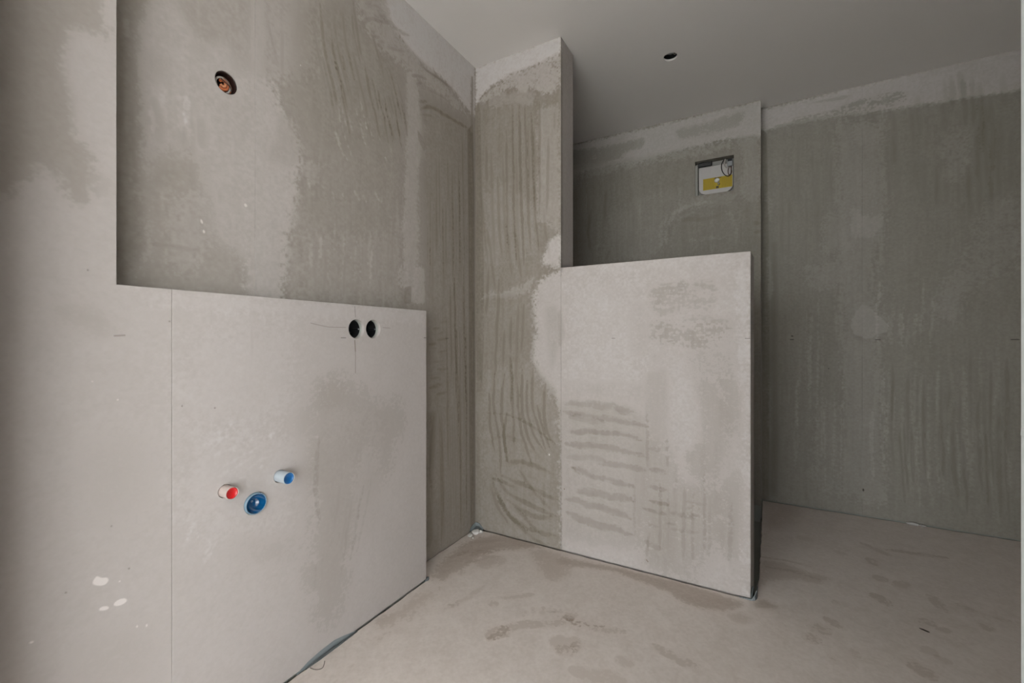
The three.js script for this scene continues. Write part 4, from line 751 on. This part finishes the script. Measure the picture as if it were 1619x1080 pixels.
{ // recessed mixer housing in the shower wall
  const X0 = -0.349, Y0 = 1.953, W = 0.225, H = 0.223;
  const t = thing('mixer_housing', 'white recessed mixer housing with a yellow label in the shower wall', 'mixer housing', [X0, Y0, ZS]);
  mesh('back', box(0.0005, W - 0.0005, 0.0005, H - 0.0005, -0.0595, -0.057), Q.reveal, t);
  const s = new THREE.Shape(); const x0 = 0.02, x1 = 0.221, y0 = 0.006, y1 = 0.186, r = 0.045;
  s.moveTo(x0, y1); s.lineTo(x0, y0 + r); s.absarc(x0 + r, y0 + r, r, Math.PI, 1.5 * Math.PI); s.lineTo(x1 - r, y0); s.absarc(x1 - r, y0 + r, r, 1.5 * Math.PI, 2 * Math.PI); s.lineTo(x1, y1); s.closePath();
  const pl = mesh('cover', new THREE.ExtrudeGeometry(s, { depth: 0.018, bevelEnabled: true, bevelSize: 0.003, bevelOffset: -0.003, bevelThickness: 0.003, bevelSegments: 3, curveSegments: 16 }).translate(0, 0, -0.045), Q.plate, t);
  for (let i = 0; i < 5; i++) mesh('rib', box(0.036 + i * 0.013, 0.0385 + i * 0.013, 0.150, 0.182, -0.0245, -0.0205), Q.plate, pl);
  const c = document.createElement('canvas'); c.width = 512; c.height = 228; const g = c.getContext('2d');
  g.fillStyle = '#b79e02'; g.fillRect(0, 0, 512, 228); g.fillStyle = '#6d560c'; g.globalAlpha = 0.55;
  for (let i = 0; i < 7; i++) { let x = 14; while (x < 205) { const w = rr(14, 44); g.fillRect(x, 24 + i * 28, Math.min(w, 205 - x), 6); x += w + 8; } x = 330; while (x < 492) { const w = rr(14, 44); g.fillRect(x, 24 + i * 28, Math.min(w, 492 - x), 6); x += w + 8; } }
  g.globalAlpha = 1; g.fillStyle = '#3c3418'; g.fillRect(206, 8, 118, 12); g.fillRect(232, 176, 46, 44);
  const tx = new THREE.CanvasTexture(c); tx.colorSpace = THREE.SRGBColorSpace;
  const lb = mesh('label', new THREE.BoxGeometry(0.17, 0.074, 0.0008).translate(0.131, 0.071, -0.0236), new THREE.MeshStandardMaterial({ map: tx, roughness: 0.45 }), t);
  lb.userData.label = 'yellow printed label';
  mesh('sealing_cap', new THREE.SphereGeometry(0.016, 20, 12, 0, Math.PI * 2, 0, Math.PI / 2).rotateX(Math.PI / 2).scale(1, 1, 0.7).translate(0.128, 0.087, -0.0232), phys([0.72, 0.72, 0.68], 0.15, { clearcoat: 1 }), t);
  mesh('sealing_cap', new THREE.SphereGeometry(0.0075, 16, 10).translate(0.138, 0.062, -0.020), Q.steel, t);
  mesh('latch', new RoundedBoxGeometry(0.084, 0.028, 0.02, 3, 0.008).translate(0.058, 0.200, -0.017), Q.blackPlastic, t);
  const k = mesh('connector', new RoundedBoxGeometry(0.03, 0.03, 0.022, 2, 0.003).translate(0.203, 0.176, -0.016), Q.connector, t);
  mesh('contact', box(0.190, 0.216, 0.192, 0.206, -0.026, -0.010), Q.blackPlastic, k);
  mesh('cable', tube([[0.168, 0.214, -0.028], [0.155, 0.180, -0.016], [0.158, 0.140, -0.012], [0.176, 0.108, -0.010], [0.196, 0.098, -0.010], [0.208, 0.112, -0.012], [0.210, 0.160, -0.016]], 0.0028, 40), Q.darkCable, t);
  mesh('cable', tube([[0.200, 0.162, -0.014], [0.192, 0.130, -0.008], [0.199, 0.104, -0.008], [0.212, 0.118, -0.010], [0.206, 0.162, -0.014]], 0.0022, 36), Q.brownCable, t);
  mesh('cable', tube([[0.176, 0.216, -0.030], [0.172, 0.178, -0.020], [0.182, 0.158, -0.014], [0.196, 0.150, -0.012]], 0.0042, 30), Q.cable, t);
  mesh('plaster_reveal', box(0.0003, 0.0155, 0.0005, 0.200, -0.057, -0.010), Q.reveal, t);
}
{ // opening for a downlight
  const t = thing('downlight_mount', 'small round downlight opening with dark wires in the ceiling', 'downlight', [-0.388, CEIL, -2.356]);
  mesh('can', lathe([[0, 0.07], [0.0335, 0.07], [0.0335, 0.009], [0.0318, 0.009], [0.0318, 0.068], [0, 0.068]]), Q.blackPlastic, t);
  mesh('spring', tube([[-0.028, 0.020, 0], [-0.018, 0.012, 0.012], [0.0, 0.010, 0.016], [0.018, 0.012, 0.010], [0.026, 0.022, -0.004]], 0.0026, 30), Q.steel, t);
  mesh('spring', tube([[-0.020, 0.030, -0.014], [0.0, 0.016, -0.004], [0.014, 0.014, 0.006], [0.024, 0.024, 0.012]], 0.0024, 30), Q.connector, t);
  mesh('wire', tube([[0.0, 0.066, -0.006], [0.008, 0.03, -0.016], [0.022, 0.014, -0.012], [0.026, 0.03, 0.0]], 0.0022, 30), Q.cable, t);
}
// ---------------------------------------------------------------- foam edge strips between screed and walls, and what lies along them
{
  const strip = (name, label, ...b) => { const t = structure(name, label, 'foam strip'); b.forEach((q) => mesh('foam', box(...q), Q.foamDark, t)); };
  strip('trim_1', 'blue-grey foam edge strip along the foot of the boxed-out wall', [XW1 + 0.0002, XW1 + 0.0025, -0.05, -0.003, -1.424, ZD], [XW0, XW1 + 0.0025, -0.05, -0.003, -1.4215, -1.4195]);
  strip('trim_2', 'blue-grey foam edge strip along the foot of the recessed wall', [XW0 + 0.0002, XW0 + 0.0025, -0.05, -0.004, -1.935, -1.4222]);
  strip('trim_3', 'blue-grey foam edge strip along the foot of the screen wall', [XW0 + 0.007, XEND + 0.004, -0.05, -0.004, ZP + 0.0002, ZP + 0.0025]);
  strip('trim_4', 'dark foam edge strip along the foot of the far wall', [0.035, XR, -0.05, -0.004, ZR + 0.0002, ZR + 0.003]);
}
function flap(pts, thick, n = 24) {                  // an upright strip: pts = [x, z, bottom, top]; thickness across it
  const v = [], idx = [], c = pts.map((p) => new THREE.Vector4(...p));
  const at = (t) => { const f = t * (c.length - 1), i = Math.min(c.length - 2, Math.floor(f)); return c[i].clone().lerp(c[i + 1], f - i); };
  for (let i = 0; i <= n; i++) {
    const p = at(i / n), q = at(Math.min(1, (i + 1) / n)), o = at(Math.max(0, (i - 1) / n)), dx = q.x - o.x, dz = q.y - o.y, L = Math.hypot(dx, dz) || 1, nx = -dz / L * thick, nz = dx / L * thick;
    v.push(p.x, p.z, p.y, p.x, p.w, p.y, p.x + nx * 0.6, p.w, p.y + nz * 0.6, p.x + nx, p.z, p.y + nz);
    if (i) { const a = (i - 1) * 4, b = i * 4; for (let k = 0; k < 4; k++) { const m = (k + 1) % 4; idx.push(a + k, a + m, b + m, a + k, b + m, b + k); } }
  }
  idx.push(0, 2, 1, 0, 3, 2); const e = n * 4; idx.push(e, e + 1, e + 2, e, e + 2, e + 3);
  const g = new THREE.BufferGeometry(); g.setAttribute('position', new THREE.Float32BufferAttribute(v, 3)); g.setIndex(idx);
  const h = g.toNonIndexed(); h.computeVertexNormals(); return h;
}
{
  const t = thing('foam_flap', 'blue-grey foam flap standing up against the foot of the boxed-out wall', 'foam strip');
  mesh('foam', flap([[-1.2168, -0.828, -0.03, 0.002], [-1.2168, -0.862, -0.03, 0.014], [-1.2165, -0.91, -0.03, 0.021], [-1.2165, -0.96, -0.03, 0.023], [-1.2168, -1.00, -0.03, 0.015], [-1.2168, -1.05, -0.03, 0.001]].map(([x, z, b, h]) => [x, z, b, h]).reverse(), 0.0085, 40), Q.foamPale, t);
  mesh('torn_edge', flap([[-1.209, -0.85, -0.02, 0.003], [-1.207, -0.90, -0.02, 0.008], [-1.208, -0.98, -0.02, 0.006], [-1.210, -1.05, -0.02, 0.002]].reverse(), 0.003, 30), Q.foam, t);
  const u = thing('foam_flap', 'small dark foam tuft at the bottom corner of the boxed-out wall', 'foam strip');
  mesh('foam', flap([[-1.214, -1.405, -0.03, 0.004], [-1.206, -1.42, -0.03, 0.014], [-1.212, -1.432, -0.03, 0.010], [-1.23, -1.430, -0.03, 0.003]].reverse(), 0.004, 16), Q.foam, u);
  const c = thing('foam_flap', 'crumpled blue-grey foam scrap stuffed in the wall corner by the pier', 'foam strip');
  mesh('foam', flap([[-1.318, -1.885, -0.03, 0.010], [-1.314, -1.905, -0.03, 0.028], [-1.306, -1.921, -0.03, 0.040], [-1.290, -1.930, -0.03, 0.034], [-1.268, -1.933, -0.03, 0.010]].reverse(), 0.007, 24), Q.foamPale, c);
  mesh('fold', flap([[-1.309, -1.890, -0.02, 0.006], [-1.298, -1.915, -0.02, 0.024], [-1.284, -1.922, -0.02, 0.020], [-1.262, -1.927, -0.02, 0.004]].reverse(), 0.004, 24), Q.foam, c);
  const e = thing('foam_flap', 'blue-grey foam strip curled round the free end of the screen wall', 'foam strip');
  mesh('foam', flap([[-0.06, -1.932, -0.05, 0.002], [-0.016, -1.928, -0.05, 0.006], [-0.004, -1.936, -0.05, 0.020], [0.0015, -1.955, -0.05, 0.030], [0.004, -1.99, -0.05, 0.012], [0.006, -2.06, -0.05, -0.002]].reverse(), 0.005, 36), Q.foamPale, e);
  const e2 = thing('foam_flap', 'dark torn foam piece tucked behind the end of the screen wall', 'foam strip');
  mesh('foam', flap([[-0.014, -1.942, -0.05, 0.022], [-0.010, -1.965, -0.05, 0.040], [-0.008, -2.0, -0.05, 0.014]].reverse(), 0.006, 16), Q.foam, e2);
}
function lump(r, sx, sy, sz) {
  const g = new THREE.IcosahedronGeometry(r, 2), p = g.attributes.position, s = rr(0, 99);
  for (let i = 0; i < p.count; i++) { const k = 0.7 + 0.6 * vnoise(p.getX(i) / r * 1.6 + s, p.getY(i) / r * 1.6 + p.getZ(i) / r * 2.1 + s); p.setXYZ(i, p.getX(i) * k * sx, p.getY(i) * k * sy, p.getZ(i) * k * sz); }
  g.computeVertexNormals(); return g;
}
for (const [x, z, r, sx, sy, sz, label] of [[-1.282, -1.886, 0.017, 1.1, 0.55, 1.3, 'largest white plaster crumb below the crumpled foam in the corner'], [-1.262, -1.902, 0.013, 1.3, 0.5, 0.8, 'white plaster crumb in the corner, on the pier side'], [-1.288, -1.846, 0.013, 0.9, 0.5, 1.5, 'white plaster crumb in the corner, nearest the recessed wall'], [-1.262, -1.83, 0.006, 1, 0.6, 1, 'tiny white plaster crumb lying out on the floor near the corner']]) {
  const g = lump(r, sx, sy, sz); g.computeBoundingBox();
  const t = mesh(numbered('plaster_crumb'), g, Q.crumb, scene); t.position.set(x, -g.boundingBox.min.y - 0.0005, z);
  t.userData = { label, category: 'crumb', group: 'plaster crumbs in the corner' };
}
for (const [x, z, r, label] of [[0.745, -3.140, 0.016, 'pale plaster crumb at the foot of the far wall'], [0.785, -3.144, 0.010, 'tiny pale crumb beside another at the foot of the far wall']]) {
  const g = lump(r, 1.6, 0.5, 0.7); g.computeBoundingBox();
  const t = mesh(numbered('plaster_crumb'), g, Q.crumb, scene); t.position.set(x, -g.boundingBox.min.y - 0.0005, z); t.userData = { label, category: 'crumb' };
}
{
  const g = lump(0.010, 1.3, 0.2, 0.3).rotateY(-0.5); g.computeBoundingBox();
  const t = mesh('wood_chip', g, Q.chip, scene); t.position.set(0.511, -g.boundingBox.min.y - 0.0003, -2.028); t.userData = { label: 'thin dark brown chip lying on the floor at the right', category: 'chip' };
}
{
  const t = mesh('thread', tube([[-1.205, 0.0008, -0.862], [-1.188, 0.0008, -0.864], [-1.176, 0.0008, -0.870], [-1.171, 0.0008, -0.880], [-1.180, 0.0008, -0.893], [-1.190, 0.0008, -0.903]], 0.0012, 40), mat([0.20, 0.17, 0.145], 0.9), scene);
  t.userData = { label: 'short curled brown thread on the floor beside the foam flap', category: 'thread' };
}
renderer.render(scene, camera);
